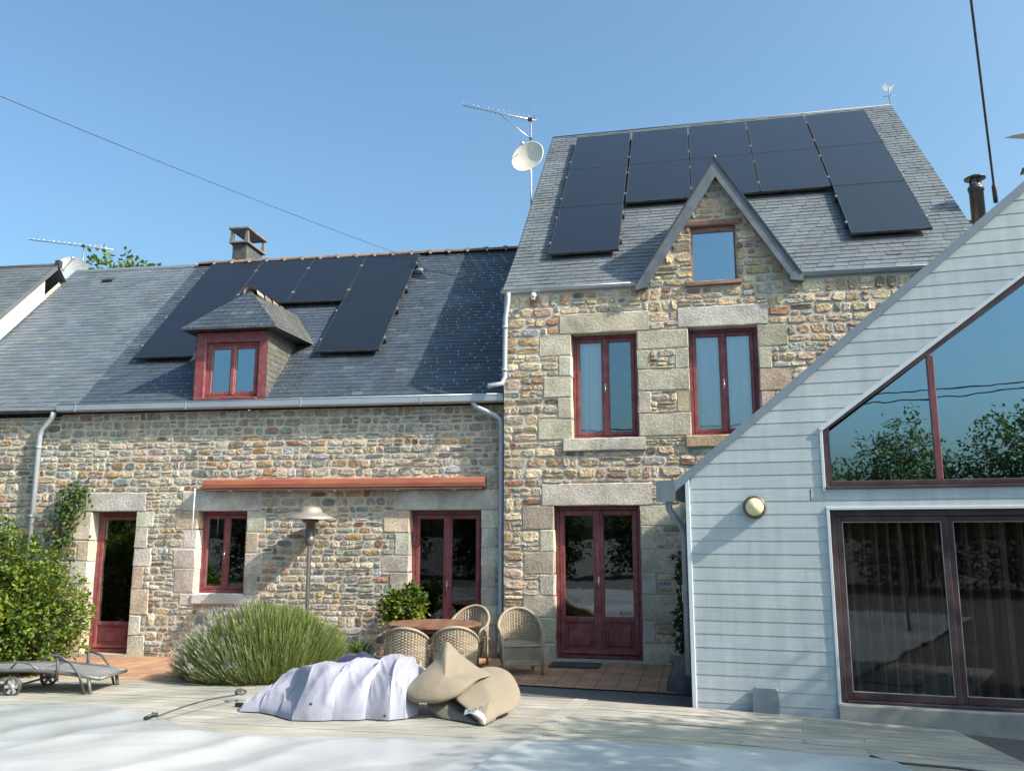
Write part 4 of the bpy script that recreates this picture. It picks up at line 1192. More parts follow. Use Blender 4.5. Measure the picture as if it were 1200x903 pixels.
# --- patio heater
hp = LP(-2.87, -.42, zg(-2.9)); hz = 0
ht = empty("patio_heater", hp, 0, "steel patio heater with a wide domed hood standing behind the lavender", "patio heater")
mb = MB(); mb.lathe([(0, .0), (.24, .0), (.24, .04), (.22, .38), (.16, .42), (.06, .46), (0, .46)], 24); mb.build('base', M['steel'], ht)
mb = MB(); mb.lathe([(.032, .45), (.032, 1.62)], 16); mb.build('pole', M['steel'], ht)
mb = MB(); mb.lathe([(.05, 1.60), (.075, 1.66), (.075, 1.72), (.065, 1.73), (.065, 1.93), (.12, 1.945), (.12, 1.985), (0, 1.99)], 20); mb.build('burner', mat_simple('burner_mesh', (.12, .11, .10), .5, .6), ht)
mb = MB(); mb.lathe([(.37, 1.985), (.375, 1.99), (.30, 2.03), (.20, 2.075), (.17, 2.085), (.16, 2.13), (.11, 2.17), (0, 2.185)], 28); mb.lathe([(.38, 1.985), (.29, 2.012), (.14, 2.045), (0, 2.05)], 28); mb.build('hood', mat_simple('hood_steel', (.42, .38, .33), .45, .6), ht)

# --- wall lamp on the annex
wl_o = empty("wall_lamp", KP(.70, -.02, 1.985), -KY, "round wall lamp with a cream globe in a bronze ring on the pale boards", "lamp")
def ylathe(mb, prof, n=24, **k):
    t = MB(); t.lathe(prof, n, **k)
    t.v = [(x, -z, y) for x, y, z in t.v]
    o = len(mb.v); mb.v += t.v; mb.f += [tuple(i + o for i in f) for f in t.f]; mb.c += t.c; mb.m += t.m; mb.sm += t.sm
mb = MB(); ylathe(mb, [(0, 0), (.118, 0), (.118, .03), (.108, .055), (.095, .06), (.092, .045)]); mb.build('lamp_ring', mat_simple('bronze', (.13, .10, .06), .45, .5), wl_o)
mb = MB(); ylathe(mb, [(.092, .045), (.09, .065), (.075, .095), (.045, .115), (0, .123)]); mb.build('lamp_globe', mat_simple('cream_glass', (.78, .66, .38), .25, var=.05), wl_o)
sc_ = empty("security_light", RP(-.87, -.02, 5.2), -RY, "small white security light under the gutter of the tall house", "lamp")
mb = MB(); mb.bevbox(-.03, .03, -.03, .02, -.03, .03, .008); mb.build('mount', M['white'], sc_)
mb = MB(); mb.tube([(0, -.03, 0), (.01, -.06, .02)], .012, 8); mb.tube([(.0, -.05, .03), (.03, -.13, .005)], [.03, .042], 12); mb.build('lamp_head', M['white'], sc_)

# --- wicker chairs and table
M['wicker'] = mat_vc('wicker', .7, (6, .15), (60, .2), 60, .3, .003)
def make_chair():
    o = empty("wicker_chair", (0, 0, 0))
    W = (.30, .25, .185)
    rx, ry = .29, .27
    def rim(t):  # t from 0 (front of the left arm) to 1 (front of the right arm)
        th = math.pi * (1.08 - 1.16 * t)
        return rx * math.cos(th), ry * max(-.25, math.sin(th)) - .02, .60 + .29 * max(0, math.sin(math.pi * t)) ** 1.35
    mb = MB(); nv = 26
    mb.tube([(*rim(k / 40)[:2], rim(k / 40)[2]) for k in range(41)], .023, 8, varc(W, .05)); mb.build('rim', M['wicker'], o)
    mb = MB()
    zs = [.16 + .021 * k for k in range(36)]
    for k in range(nv + 1):
        x, y, z = rim(k / nv); s = .93
        mb.tube([(x * .90, y * .9, .14), (x * .95, y * .95, .40), (x, y, z)], .0055, 4, varc(W, .15))
    for j, z in enumerate(zs):
        pts = []
        for k in range(nv * 2 + 1):
            x, y, zr = rim(k / (nv * 2))
            f_ = lerp(.90, 1.0, min(1, (z - .14) / .5)); w = .007 * (1 if ((k // 2 + j) % 2) else -1) * (k % 2)
            ln = math.hypot(x, y) + 1e-6
            pts.append((x * f_ + x / ln * w, y * f_ + y / ln * w, z, z < zr - .015))
        cc = varc(W, .16)
        for a, b in zip(pts, pts[1:]):
            if a[3] and b[3]:
                mb.add([(a[0], a[1], a[2] - .0085), (b[0], b[1], b[2] - .0085), (b[0], b[1], b[2] + .0085), (a[0], a[1], a[2] + .0085)], [(0, 1, 2, 3)], cc)
    mb.build('backrest', M['wicker'], o)
    mb = MB()
    n = 22
    for j in range(n):
        y0 = -.27 + j * .024
        for i in range(18):
            x0 = -.25 + i * .028
            if (x0 / .27) ** 2 + (max(0, y0) / .25) ** 2 > 1.02: continue
            dz = .006 if (i + j) % 2 else 0
            mb.box(x0, x0 + .026, y0, y0 + .022, .40, .418 + dz, varc(W, .14))
    mb.build('seat', M['wicker'], o)
    mb = MB()
    for j in range(11):
        z = .16 + .021 * j; cc = varc(W, .15)
        for i in range(24):
            x0 = -.25 + i * .0208; w = .006 if (i + j) % 2 else 0
            mb.add([(x0, -.275 - w, z - .009), (x0 + .0205, -.275 - w, z - .009), (x0 + .0205, -.275 - w, z + .009), (x0, -.275 - w, z + .009)], [(0, 1, 2, 3)], cc)
    mb.tube([(-.27, -.275, .40), (.27, -.275, .40)], .014, 8, W); mb.tube([(-.26, -.27, .14), (.26, -.27, .14)], .012, 8, W)
    mb.build('front_skirt', M['wicker'], o)
    for sx in (-1, 1):
        x, y, z = rim(0 if sx < 0 else 1)
        mb = MB(); mb.tube([(x, y, z), (x * 1.0, y - .13, z - .03), (sx * .275, -.29, z - .12), (sx * .265, -.275, .36), (sx * .255, -.265, .0)], .02, 8, varc(W, .06)); mb.build('leg', M['wicker'], o)
        mb = MB(); mb.tube([(sx * .2, .17, .40), (sx * .205, .19, .0)], .018, 8, varc(W, .06)); mb.build('leg', M['wicker'], o)
    return o
ch0 = make_chair()
for k, (x, y, rz, lab) in enumerate(((-1.24, 10.45, 176, "wicker armchair with its back to the viewer at the left of the table"), (-.68, 10.45, 186, "wicker armchair with its back to the viewer, nearest the beige bag"),
                                    (-.58, 11.92, -22, "wicker armchair behind the table in front of the french window"), (.10, 11.33, 8, "wicker armchair standing apart in the shade beside the french door"))):
    o = ch0 if k == 0 else copy_thing(ch0)
    o.location = (x, y, zg(x) - .012); o.rotation_euler = (0, 0, R_(rz)); o.scale = (.95, .95, (.76, .76, .86, .87)[k]); tag(o, lab, "chair", "wicker chairs round the table")
tb = empty("garden_table", (-1.0, 11.34, zg(-1.0) - .012), 0, "round red brown wooden garden table between the wicker chairs", "table")
tb.scale = (1, .9, .87)
mb = MB()
for k in range(11):
    x0 = -.60 + k * .11; xm = x0 + .053
    def hy(x): return math.sqrt(max(.0, .6 ** 2 - min(.599, abs(x)) ** 2))
    mb.add([(a, s * hy(a), z) for z in (.685, .715) for a, s in ((x0, -1), (x0 + .106, -1), (x0 + .106, 1), (x0, 1))], [(0, 3, 2, 1), (4, 5, 6, 7), (0, 1, 5, 4), (1, 2, 6, 5), (2, 3, 7, 6), (3, 0, 4, 7)], varc((.20, .105, .07), .15))
mb.build('tabletop', mat_vc('table_wood', .45, (4, .2), (40, .2), 30, .2, .003), tb)
mb = MB()
rows = [[(.5 * math.cos(2 * math.pi * k / 24), .5 * math.sin(2 * math.pi * k / 24), z) for k in range(25)] for z in (.61, .684)]
mb.grid(rows); mb.build('apron', M['red'], tb)
for sx in (-1, 1):
    for sy in (-1, 1):
        mb = MB(); mb.bevbox(sx * .32 - .03, sx * .32 + .03, sy * .32 - .03, sy * .32 + .03, 0, .684, .006); mb.build('leg', M['red'], tb)

# --- foliage
def leaf(mb, P, D, up, L, W, c):
    D = D.normalized(); sd = D.cross(up)
    if sd.length < 1e-4: sd = Vector((1, 0, 0))
    sd.normalize(); nn = sd.cross(D)
    a = P; m = P + D * L * .5 + nn * L * .06; t = P + D * L
    mb.add([a, m + sd * W - nn * W * .35, t, m - sd * W - nn * W * .35, m], [(0, 1, 4), (1, 2, 4), (0, 4, 3), (4, 2, 3)], c)
def rdir(r):
    while True:
        v = Vector((r.uniform(-1, 1), r.uniform(-1, 1), r.uniform(-1, 1)))
        if .05 < v.length < 1: return v.normalized()
def crown(mb, ells, n, L, cols, r, shell=.55, clump=.12, per=9, wf=.36, droop=-.1):
    """leaves in clumps through the volume of several ellipsoids, denser towards the outside"""
    tot = sum(e[1][0] * e[1][1] * e[1][2] for e in ells)
    for (c, rad) in ells:
        k = int(n * rad[0] * rad[1] * rad[2] / tot / per)
        for _ in range(k):
            d = rdir(r); q = shell + (1.05 - shell) * r.random() ** .6
            q *= 1 + .22 * noise.noise(Vector((d.x * 2.1 + c[0], d.y * 2.1 + c[1], d.z * 2.1 + c[2])))
            P = Vector(c) + Vector((d.x * rad[0], d.y * rad[1], d.z * rad[2])) * q
            cc = r.choice(cols); tone = r.uniform(.75, 1.25)
            for _ in range(per):
                p = P + rdir(r) * clump * r.random()
                D = (d * .6 + rdir(r) * .9 + Vector((0, 0, droop)))
                leaf(mb, p, D, Vector((0, 0, 1)) + rdir(r) * .5, L * r.uniform(.6, 1.25), L * wf * r.uniform(.7, 1.2), varc(tuple(x * tone for x in cc), .15, r))
def limbs(mb, base, ells, r, r0=.05, n=3):
    for c, rad in ells:
        for _ in range(n):
            d = rdir(r); d.z = abs(d.z) * .7
            T = Vector(c) + Vector((d.x * rad[0], d.y * rad[1], d.z * rad[2])) * .75
            m = Vector(base).lerp(T, .5) + rdir(r) * .12
            mb.tube([base, m, T], [r0, r0 * .6, r0 * .15], 6)
YG = [(.10, .155, .025), (.07, .12, .02), (.155, .20, .03), (.045, .085, .018), (.12, .17, .028), (.19, .22, .03)]
rl = random.Random(77)
sh = empty("garden_shrub", (-7.2, 12.0, zg(-7)), 0, "large bright green shrub at the left edge, in front of the house wall", "shrub")
El = [((-.15, .0, 1.12), (1.05, .45, .95)), ((.75, -.15, .72), (.78, .42, .72)), ((-1.1, -.3, .85), (1.0, .5, .95)), ((.2, -.5, .5), (1.1, .35, .55))]
mb = MB(); crown(mb, El, 32000, .07, YG, rl, shell=.35, clump=.11); mb.build('foliage', M['leaf'], sh)
mb = MB(); limbs(mb, (0, 0, 0), El, rl, .03, 5); mb.build('stems', M['bark'], sh)
cp = empty("climbing_plant", LP(-7.1, -.05, 0), -LY, "dark leaved climber with a reddening sprig on the wall left of the glazed door", "climbing plant")
mb = MB()
path = [(-.1, -.05, .1), (-.05, -.06, .9), (.02, -.05, 1.6), (.10, -.05, 2.1), (.25, -.05, 2.45)]
for k in range(900):
    t = rl.random() ** .7; i = min(3, int(t * 4)); P = Vector(path[i]).lerp(Vector(path[i + 1]), t * 4 - i)
    P += Vector((rl.gauss(0, .13), -abs(rl.gauss(.03, .05)), rl.gauss(0, .1)))
    cc = rl.choice([(.06, .11, .03), (.09, .14, .035), (.05, .085, .03)])
    if .55 < t < .68 and rl.random() < .14: cc = (.28, .11, .05)
    leaf(mb, P, Vector((rl.uniform(-.6, .6), -.4, rl.uniform(-1, .2))), Vector((0, -1, .3)), .075, .03, varc(cc, .2, rl))
mb.build('leaves', M['leaf'], cp)
mb = MB(); mb.tube(path, [.018, .016, .012, .009, .004], 6); mb.tube([path[2], (-.2, -.05, 1.95), (-.32, -.04, 2.3)], [.01, .006, .003], 5); mb.build('stem', M['bark'], cp)
# lavender
lv = empty("lavender_bush", (-3.10, 11.15, zg(-3.1)), 0, "big rounded lavender bush of fine green stems growing at the edge of the deck", "bush")
mb = MB(); rl = random.Random(99)
for k in range(15000):
    d = rdir(rl); d.z = abs(d.z)
    if d.z < .06 and rl.random() < .5: continue
    q = 1 + .10 * noise.noise(Vector((d.x * 2.6, d.y * 2.6, d.z * 2.6 + 4))) + .05 * noise.noise(Vector((d.x * 8, d.y * 8, d.z * 8)))
    inner = 1 - .30 * rl.random() ** 2
    T = Vector((d.x * 1.16, d.y * .72, .03 + d.z * .93)) * q * inner
    D = (T - Vector((0, 0, -.55))).normalized(); D = (D + Vector((-.12 + .05 * d.x, 0, .25)) + rdir(rl) * .16).normalized()
    L = rl.uniform(.28, .50)
    P2 = T; P0 = T - D * L
    if P0.z < .0: P0.z = 0
    P1 = P0.lerp(P2, .55) + rdir(rl) * .012
    w = rl.uniform(.0028, .0045)
    sd = Vector((rl.uniform(-1, 1), rl.uniform(-.6, .6), .1)).normalized() * w
    g = rl.random()
    cc = (.125, .17, .05) if g < .45 else ((.175, .215, .065) if g < .75 else ((.09, .125, .055) if g < .93 else (.22, .20, .11)))
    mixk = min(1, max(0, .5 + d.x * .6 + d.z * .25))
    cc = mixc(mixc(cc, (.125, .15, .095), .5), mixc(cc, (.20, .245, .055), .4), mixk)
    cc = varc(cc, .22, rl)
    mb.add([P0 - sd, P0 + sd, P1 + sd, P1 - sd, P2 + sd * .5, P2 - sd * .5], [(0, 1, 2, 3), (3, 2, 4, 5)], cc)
    for q_ in range(2):
        f_ = rl.uniform(.15, .75); leaf(mb, P0.lerp(P2, f_), D + rdir(rl) * .5, Vector((0, 0, 1)), .05, .004, varc(cc, .2, rl))
    if rl.random() < (.40 if d.x < -.1 and d.z > .1 else .07):
        fl_ = varc((.32, .30, .335), .14, rl)
        E_ = P2 + D * rl.uniform(.03, .06)
        s2 = sd.normalized() * .0065
        mb.add([P2 - s2 * .6, P2 + s2 * .6, E_ + s2 * .3, E_ - s2 * .3], [(0, 1, 2, 3)], fl_)
mb.build('stems', M['lavender'], lv)
mb = MB(); rows = []
for j in range(9):
    ph = math.pi / 2 * j / 8
    rows.append([(.80 * math.cos(ph) * math.cos(t), .48 * math.cos(ph) * math.sin(t), .0 + .62 * math.sin(ph)) for t in [2 * math.pi * k / 20 for k in range(21)]])
mb.grid(rows); mb.build('woody_core', mat_simple('lavender_core', (.055, .07, .03), .95, var=.5, nscale=20), lv)
# potted shrub and strappy plant
ps = empty("potted_shrub", LP(-1.42, -.42, zg(-1.4)), 0, "small yellow green shrub in a pot in front of the french window", "shrub")
mb = MB(); crown(mb, [((0, 0, .74), (.32, .26, .24)), ((.10, -.05, .88), (.20, .18, .17)), ((-.20, 0, .66), (.18, .18, .17))], 1700, .075, YG, rl, shell=.25, clump=.08); mb.build('foliage', M['leaf'], ps)
mb = MB(); mb.lathe([(0, 0), (.15, 0), (.2, .38), (.215, .38), (.215, .42), (.185, .42), (.17, .36), (0, .36)], 20); mb.build('pot', mat_simple('terracotta', (.33, .15, .09), .85), ps)
mb = MB(); limbs(mb, (0, 0, .36), [((0, 0, .8), (.3, .25, .3))], rl, .012, 6); mb.build('stems', M['bark'], ps)
ir = empty("strappy_plant", (-1.95, 11.35, zg(-1.9)), 0, "low plant with narrow strap leaves between the lavender and the table", "plant")
mb = MB()
for k in range(90):
    th = rl.uniform(0, 6.28); d = Vector((math.cos(th), math.sin(th), 0)); L = rl.uniform(.35, .6); sp = rl.uniform(.2, .8)
    pts = [Vector((0, 0, .02)) + d * .03, d * L * sp * .5 + Vector((0, 0, L * .62)), d * L * sp + Vector((0, 0, L * rl.uniform(.5, .95)))]
    s_ = d.cross(Vector((0, 0, 1))) * .011; cc = varc(rl.choice([(.06, .11, .03), (.10, .15, .04)]), .2, rl)
    mb.add([pts[0] - s_, pts[0] + s_, pts[1] + s_, pts[1] - s_, pts[2]], [(0, 1, 2, 3), (3, 2, 4)], cc)
mb.build('leaves', M['leaf'], ir)

# --- trees
DG = [(.055, .085, .022), (.075, .11, .028), (.04, .068, .02), (.09, .12, .035)]
def tree(name, loc, H, ells, n, L, cols, label, group=None, seed=1, tr=.14, per=10, shell=.35, clump=.28):
    r = random.Random(seed); o = empty(name, loc, 0, label, "tree", group)
    mb = MB(); crown(mb, ells, n, L, cols, r, shell=shell, clump=clump, per=per); mb.build('crown', M['leaf'], o)
    mb = MB(); mb.tube([(0, 0, -.1), (.06, .03, H * .3), (-.03, .05, H * .55), (.05, 0, H * .8)], [tr, tr * .8, tr * .55, tr * .2], 10)
    limbs(mb, (-.0, .04, H * .42), ells, r, tr * .4, 3); mb.build('trunk', M['bark'], o); return o
P = LP(-14.6, 12)
tree("tree", (P.x, P.y, -.1), 11, [((0, 0, 9.0), (1.7, 1.6, 1.9)), ((1.2, .2, 8.3), (1.4, 1.3, 1.3)), ((-1.0, 0, 8.2), (1.2, 1.2, 1.2))], 5200, .2, [(.10, .15, .03), (.14, .19, .04), (.07, .11, .025)], "green tree top showing above the ridge of the adjoining house", seed=5)
tree("tree", (8.4, 3.8, -.1), 6.2, [((0, 0, 5.3), (2.0, 1.6, 1.3)), ((1.3, 1.0, 5.0), (1.4, 1.2, 1.2)), ((-1.4, -.6, 5.2), (1.1, .9, .9))], 15000, .12, DG, "leafy tree right of the annex that casts dappled shade on the deck", seed=9, shell=.05, clump=.30)
RE = [((0, 0, 4.2), (2.0, 1.7, 1.6)), ((1.5, .3, 3.0), (1.7, 1.4, 1.5)), ((-1.5, 0, 2.9), (1.7, 1.4, 1.6)), ((.2, -.4, 1.8), (2.2, 1.4, 1.6)), ((0, 0, .8), (2.5, 1.4, 1.0)), ((.5, .2, 5.4), (.8, .8, 1.0))]
first_tree = tree("tree", (3.2, -13.5, -.1), 6.2, RE, 15000, .15, DG, "dark leafy tree reflected in the panes of the houses", "trees reflected in the windows", seed=14, shell=.2, clump=.33)
for k, (x, y, s_, rz) in enumerate(((-.8, -14.5, .95, 40), (7.2, -14.2, 1.06, 120), (11, -13.2, .9, 200), (-5, -14.0, 1.05, 300), (-9.4, -12.6, 1.0, 75), (-14, -11.0, 1.12, 160), (-17.6, -7.6, 1.05, 20), (-20, -3.4, 1.1, 250), (-21.5, 1.2, 1.0, 330), (15.2, -12.0, 1.0, 55))):
    o = copy_thing(first_tree); o.location = (x, y, -.1); o.scale = (s_, s_, s_); o.rotation_euler = (0, 0, R_(rz))
# sapling whose leaf reaches into the view
sp_ = empty("sapling", (2.3, 1.2, zg(2.3)), 0, "young tree whose single leaves reach in at the upper right edge", "tree")
mb = MB(); mb.tube([(0, 0, 0), (.03, .02, 1.2), (-.05, .05, 2.2), (-.1, .08, 2.9)], [.025, .02, .014, .006], 8)
tw = [(-.05, .05, 2.2), (-.5, .15, 2.42), (-.95, .25, 2.47), (-1.27, .30, 2.435)]; mb.tube(tw, [.009, .006, .004, .002], 6)
mb.build('trunk', M['bark'], sp_)
mb = MB()
tip = pix(1176, 162, 1.5) - Vector((2.3, 1.2, zg(2.3))); bs = pix(1222, 158, 1.53) - Vector((2.3, 1.2, zg(2.3)))
leaf(mb, bs, tip - bs, Vector((0, -.6, .8)), (tip - bs).length, .022, (.018, .027, .009))
tip2 = pix(1195, 206, 1.55) - Vector((2.3, 1.2, zg(2.3))); bs2 = pix(1215, 190, 1.56) - Vector((2.3, 1.2, zg(2.3)))
leaf(mb, bs2, tip2 - bs2, Vector((0, -.6, .8)), (tip2 - bs2).length, .012, (.02, .03, .01))
for k in range(46):
    P = Vector((rl.uniform(-.75, .5), rl.uniform(-.3, .4), rl.uniform(2.0, 3.1)))
    leaf(mb, P, rdir(rl) + Vector((0, 0, -.3)), Vector((0, 0, 1)), .09, .025, varc((.06, .09, .025), .2, rl))
mb.build('leaves', M['leaf'], sp_)

# --- aerials, dishes, weathercock, wires
def aerial(loc, rz, H, boomL, back, tilt, label, brace=True, nel=12, up=.0):
    o = empty("tv_aerial", loc, rz, label, "aerial")
    mb = MB(); mb.tube([(0, 0, 0), (0, 0, H)], .018, 8); mb.build('mast', M['alu'], o)
    B0, B1 = Vector((back, 0, H - .03 - back * tilt)), Vector((-boomL, 0, H - .03 + boomL * tilt))
    mb = MB(); mb.tube([B0, B1], .012, 6); bo = mb.build('boom', M['alu'], o)
    for k in range(nel):
        p = B1.lerp(B0, (k + .3) / nel); mb = MB(); l = .09 + .07 * k / nel
        mb.tube([p + Vector((0, -l, .012)), p + Vector((0, l, .012))], .005, 5); mb.build('element', M['alu'], bo)
    if brace:
        mb = MB(); mb.tube([(0, 0, H - .42), B0.lerp(B1, .5)], .010, 6); mb.build('brace', M['alu'], o)
    mb = MB(); mb.box(-.05, .03, -.03, .03, H - .05, H - .0); mb.box(-.02, .02, -.025, .025, H - .44, H - .40); mb.build('clamp', M['black'], o)
    return o, B0, B1
MY = 2.5
pm = RP(-1.46 + .09, MY, 7.0)
ae, b0, b1 = aerial(pm, -RY, 2.42, 1.32, .06, .33, "tv aerial with a long boom on a mast left of the tall house roof", nel=14)
mb = MB()
for s_ in (-1, 1):
    mb.tube([b0 + Vector((0, 0, 0)), b0 + Vector((.05, s_ * .2, .12))], .005, 5)
mb.build('reflector', M['alu'], ae)
def dish(loc, rz, elev, R0, label, mat):
    o = empty("satellite_dish", loc, rz, label, "dish")
    mb = MB(); t = MB()
    prof = [(R0 * k / 8, -.22 * R0 * (k / 8) ** 2) for k in range(9)]
    t.lathe(prof, 28); t.lathe([(R0, prof[-1][1]), (R0 + .008, prof[-1][1] + .006), (R0 * .99, prof[-1][1] + .012)], 28)
    Rm = Matrix.Rotation(R_(90 - elev), 3, 'X')
    t.v = [tuple(Rm @ Vector((x, y * 1.08, -z - .0))) for x, y, z in t.v]
    t.build('bowl', mat, o)
    mb = MB(); tipp = Rm @ Vector((0, R0 * .25, R0 * 1.1)); bot = Rm @ Vector((0, -R0 * .95, .06)) if False else Rm @ Vector((0, R0 * .9, .1))
    mb.tube([bot, tipp], .012, 6); mb.tube([tipp - Vector((0, 0, .03)), tipp + Vector((0, 0, .03))], .03, 8); mb.build('feed_arm', M['alu'], o)
    mb = MB(); mb.tube([(0, .02, 0), (0, .14, -.02)], .03, 8); mb.build('bracket', M['black'], o)
    return o
dp = RP(-1.46 + .07, MY - .12, 8.56)
dish(dp, R_(-24), 16, .31, "cream satellite dish on the aerial mast beside the tall house roof", mat_simple('cream_dish', (.62, .58, .50), .5, var=.12))
pm2 = LP(-10.53, 4.5, 6.6)
aerial(pm2, R_(-10), 1.66, 1.45, .75, .17, "thin tv aerial above the ridge of the adjoining house", brace=False, nel=16)
dish(LP(-10.62, 4.3, 7.60), R_(25), 22, .31, "pale grey satellite dish half hidden behind the adjoining ridge", mat_simple('grey_dish', (.20, .215, .23), .5))
wc = empty("weathercock", RP(5.46, 4.72, 10.06), -RY, "small weathercock on the right end of the tall roof ridge", "weathervane")
mb = MB(); mb.tube([(0, 0, 0), (0, 0, .42)], .009, 6); mb.tube([(-.12, 0, .22), (.12, 0, .22)], .006, 5); mb.tube([(0, -.12, .22), (0, .12, .22)], .006, 5); mb.build('rod', mat_simple('verdigris', (.25, .32, .30), .6), wc)
mb = MB(); mb.prism([(-.10, .34), (-.02, .32), (.05, .34), (.10, .46), (.04, .42), (-.02, .40), (-.06, .50), (-.09, .47), (-.13, .44)], -.004, .004); mb.build('cockerel', mat_simple('pale_metal', (.5, .52, .5), .5, .3), wc)
def wire(name, pts, r, label, n=24, sag=.15):
    A, B = Vector(pts[0]), Vector(pts[1]); mb = MB()
    mb.tube([A.lerp(B, k / n) - Vector((0, 0, sag * 4 * (k / n) * (1 - k / n))) for k in range(n + 1)], r, 6)
    return tag(mb.build(name, M['cable'], off=A), label, "wire")
A = LP(-2.78, 3.3, 7.28); B = pix(0, 97, 8.5)
wire("overhead_wire", (A, A + (B - A) * 1.9), .0045, "thin overhead wire running from the long house ridge to the upper left")
A = KP(3.17, -.02, 4.985); B = pix(1138, 0, 6.6)
w_ = wire("overhead_cable", (A, A + (B - A) * 2.2), .0115, "thick black cable rising from the annex roof edge to the top of the picture", sag=.0)
mb = MB(); d = (B - A).normalized(); mb.tube([(0, 0, 0), d * .2], .022, 8); mb.build('insulator', M['cable'], w_)
for k, (z0, z1, yy) in enumerate(((7.0, 6.1, -9), (6.2, 6.6, -10))):
    wire("overhead_wire", ((-26, yy - 3, z0), (24, yy, z1)), .022, ("upper" if k == 0 else "lower") + " of two overhead wires mirrored in the upper windows", sag=.5)

# --- things by the annex
gb = empty("floor_vent_cover", KP(.72, -.045, -.06), -KY, "small blue grey box with rounded top leaning against the annex boards", "box")
mb = MB(); mb.prism([(-.125, 0), (.125, 0), (.122, .25), (.10, .28), (-.10, .28), (-.122, .25)], -.06, .018); mb.build('cover', mat_simple('grey_plastic', (.13, .17, .21), .5), gb)
mb = MB(); mb.box(-.13, .13, -.066, .018, -.002, .02); mb.build('foot', mat_simple('dark_plastic', (.08, .1, .12), .5), gb)
pl = empty("brick_planter", (2.08, 10.55, zg(2)), -RY, "brown planter box in the corner between the tall house and the annex", "planter")
mb = MB(); mb.bevbox(-.17, .25, -.2, .2, -.02, .24, .012, jit=.004); mb.bevbox(-.2, .28, -.23, .23, .241, .27, .008); mb.build('box', mat_simple('brown_block', (.16, .13, .11), .85, var=.3, bscale=20), pl)
dpnt = empty("scraggly_plant", (2.08, 10.62, zg(2) + .27), 0, "thin dark plant in the planter against the annex corner", "plant")
mb = MB(); mb.tube([(0, 0, -.05), (.02, .0, .5), (-.03, .02, 1.0), (.03, 0, 1.3)], [.02, .015, .01, .004], 6); mb.build('stem', M['bark'], dpnt)
mb = MB(); crown(mb, [((0, 0, .45), (.13, .13, .45)), ((0, 0, 1.0), (.10, .1, .3))], 700, .07, [(.03, .05, .02), (.045, .065, .03)], rl, shell=.2, clump=.06); mb.build('leaves', M['leaf'], dpnt)
tg_ = MB(); tg_.box(-.035, .035, -.004, .004, -.10, .10); tag(tg_.build("white_label", M['white'], off=(0, 0, 0)), "small white card hanging among the dark plant by the annex", "card").location = (2.06, 10.44, 1.02)
bb = MB(); rows = []
for j in range(9):
    ph = math.pi / 2 * j / 8
    rows.append([(.24 * math.cos(ph) ** .8 * math.cos(t) * (1 + .1 * math.sin(3 * t)) + .06 * math.sin(ph), .2 * math.cos(ph) ** .8 * math.sin(t), .42 * math.sin(ph) * (1 + .05 * math.sin(5 * t))) for t in [2 * math.pi * k / 20 for k in range(21)]])
bb.grid(rows); o = bb.build("black_mound", mat_simple('plain_black', (.012, .012, .014), .5, bscale=8, bstr=.4)); o.location = (1.98, 10.0, zg(1.9) - .02); tag(o, "low black mound on the ground at the annex corner", "bag")  # near-black dome with a lobed outline, set on the ground
mt = MB(); mt.bevbox(-.33, .33, -.2, .2, 0, .018, .004)
o = mt.build("doormat", mat_simple('rubber_mat', (.018, .02, .022), .9, bscale=200, bstr=.8)); o.location = RP(-.25, -.42, -.010); o.rotation_euler = (0, 0, -RY); tag(o, "thin black doormat before the french door of the tall house", "mat")

# --- lounger
lg = empty("sun_lounger", (-5.45, 10.55, zg(-5.8)), R_(-4), "grey sun lounger with a wheel lying flat at the left end of the deck", "lounger")
M['dkgrey'] = mat_simple('grey_tube', (.10, .10, .105), .45, .3)
for sy in (-1, 1):
    mb = MB(); mb.tube([(-1.2, sy * .3, .24), (-.5, sy * .3, .27), (.0, sy * .3, .275), (.45, sy * .3, .235), (.75, sy * .3, .19)], .022, 8); mb.build('side_rail', M['dkgrey'], lg)
mb = MB(); rows = [[(x, y, z - .012 * math.cos(y * 5)) for y in (-.29, -.15, 0, .15, .29)] for x, z in ((-1.2, .245), (-.5, .275), (0, .28), (.45, .24), (.75, .195))]
mb.grid(rows); mb.build('sling', mat_simple('grey_mesh', (.15, .15, .155), .7), lg)
for p0, p1, r_ in (((.75, -.3, .19), (.75, .3, .19), .02), ((-.02, -.3, .27), (-.02, .3, .27), .016), ((-.25, -.34, .10), (-.25, .34, .10), .012)):
    mb = MB(); mb.tube([p0, p1], r_, 8); mb.build('crossbar', M['dkgrey'], lg)
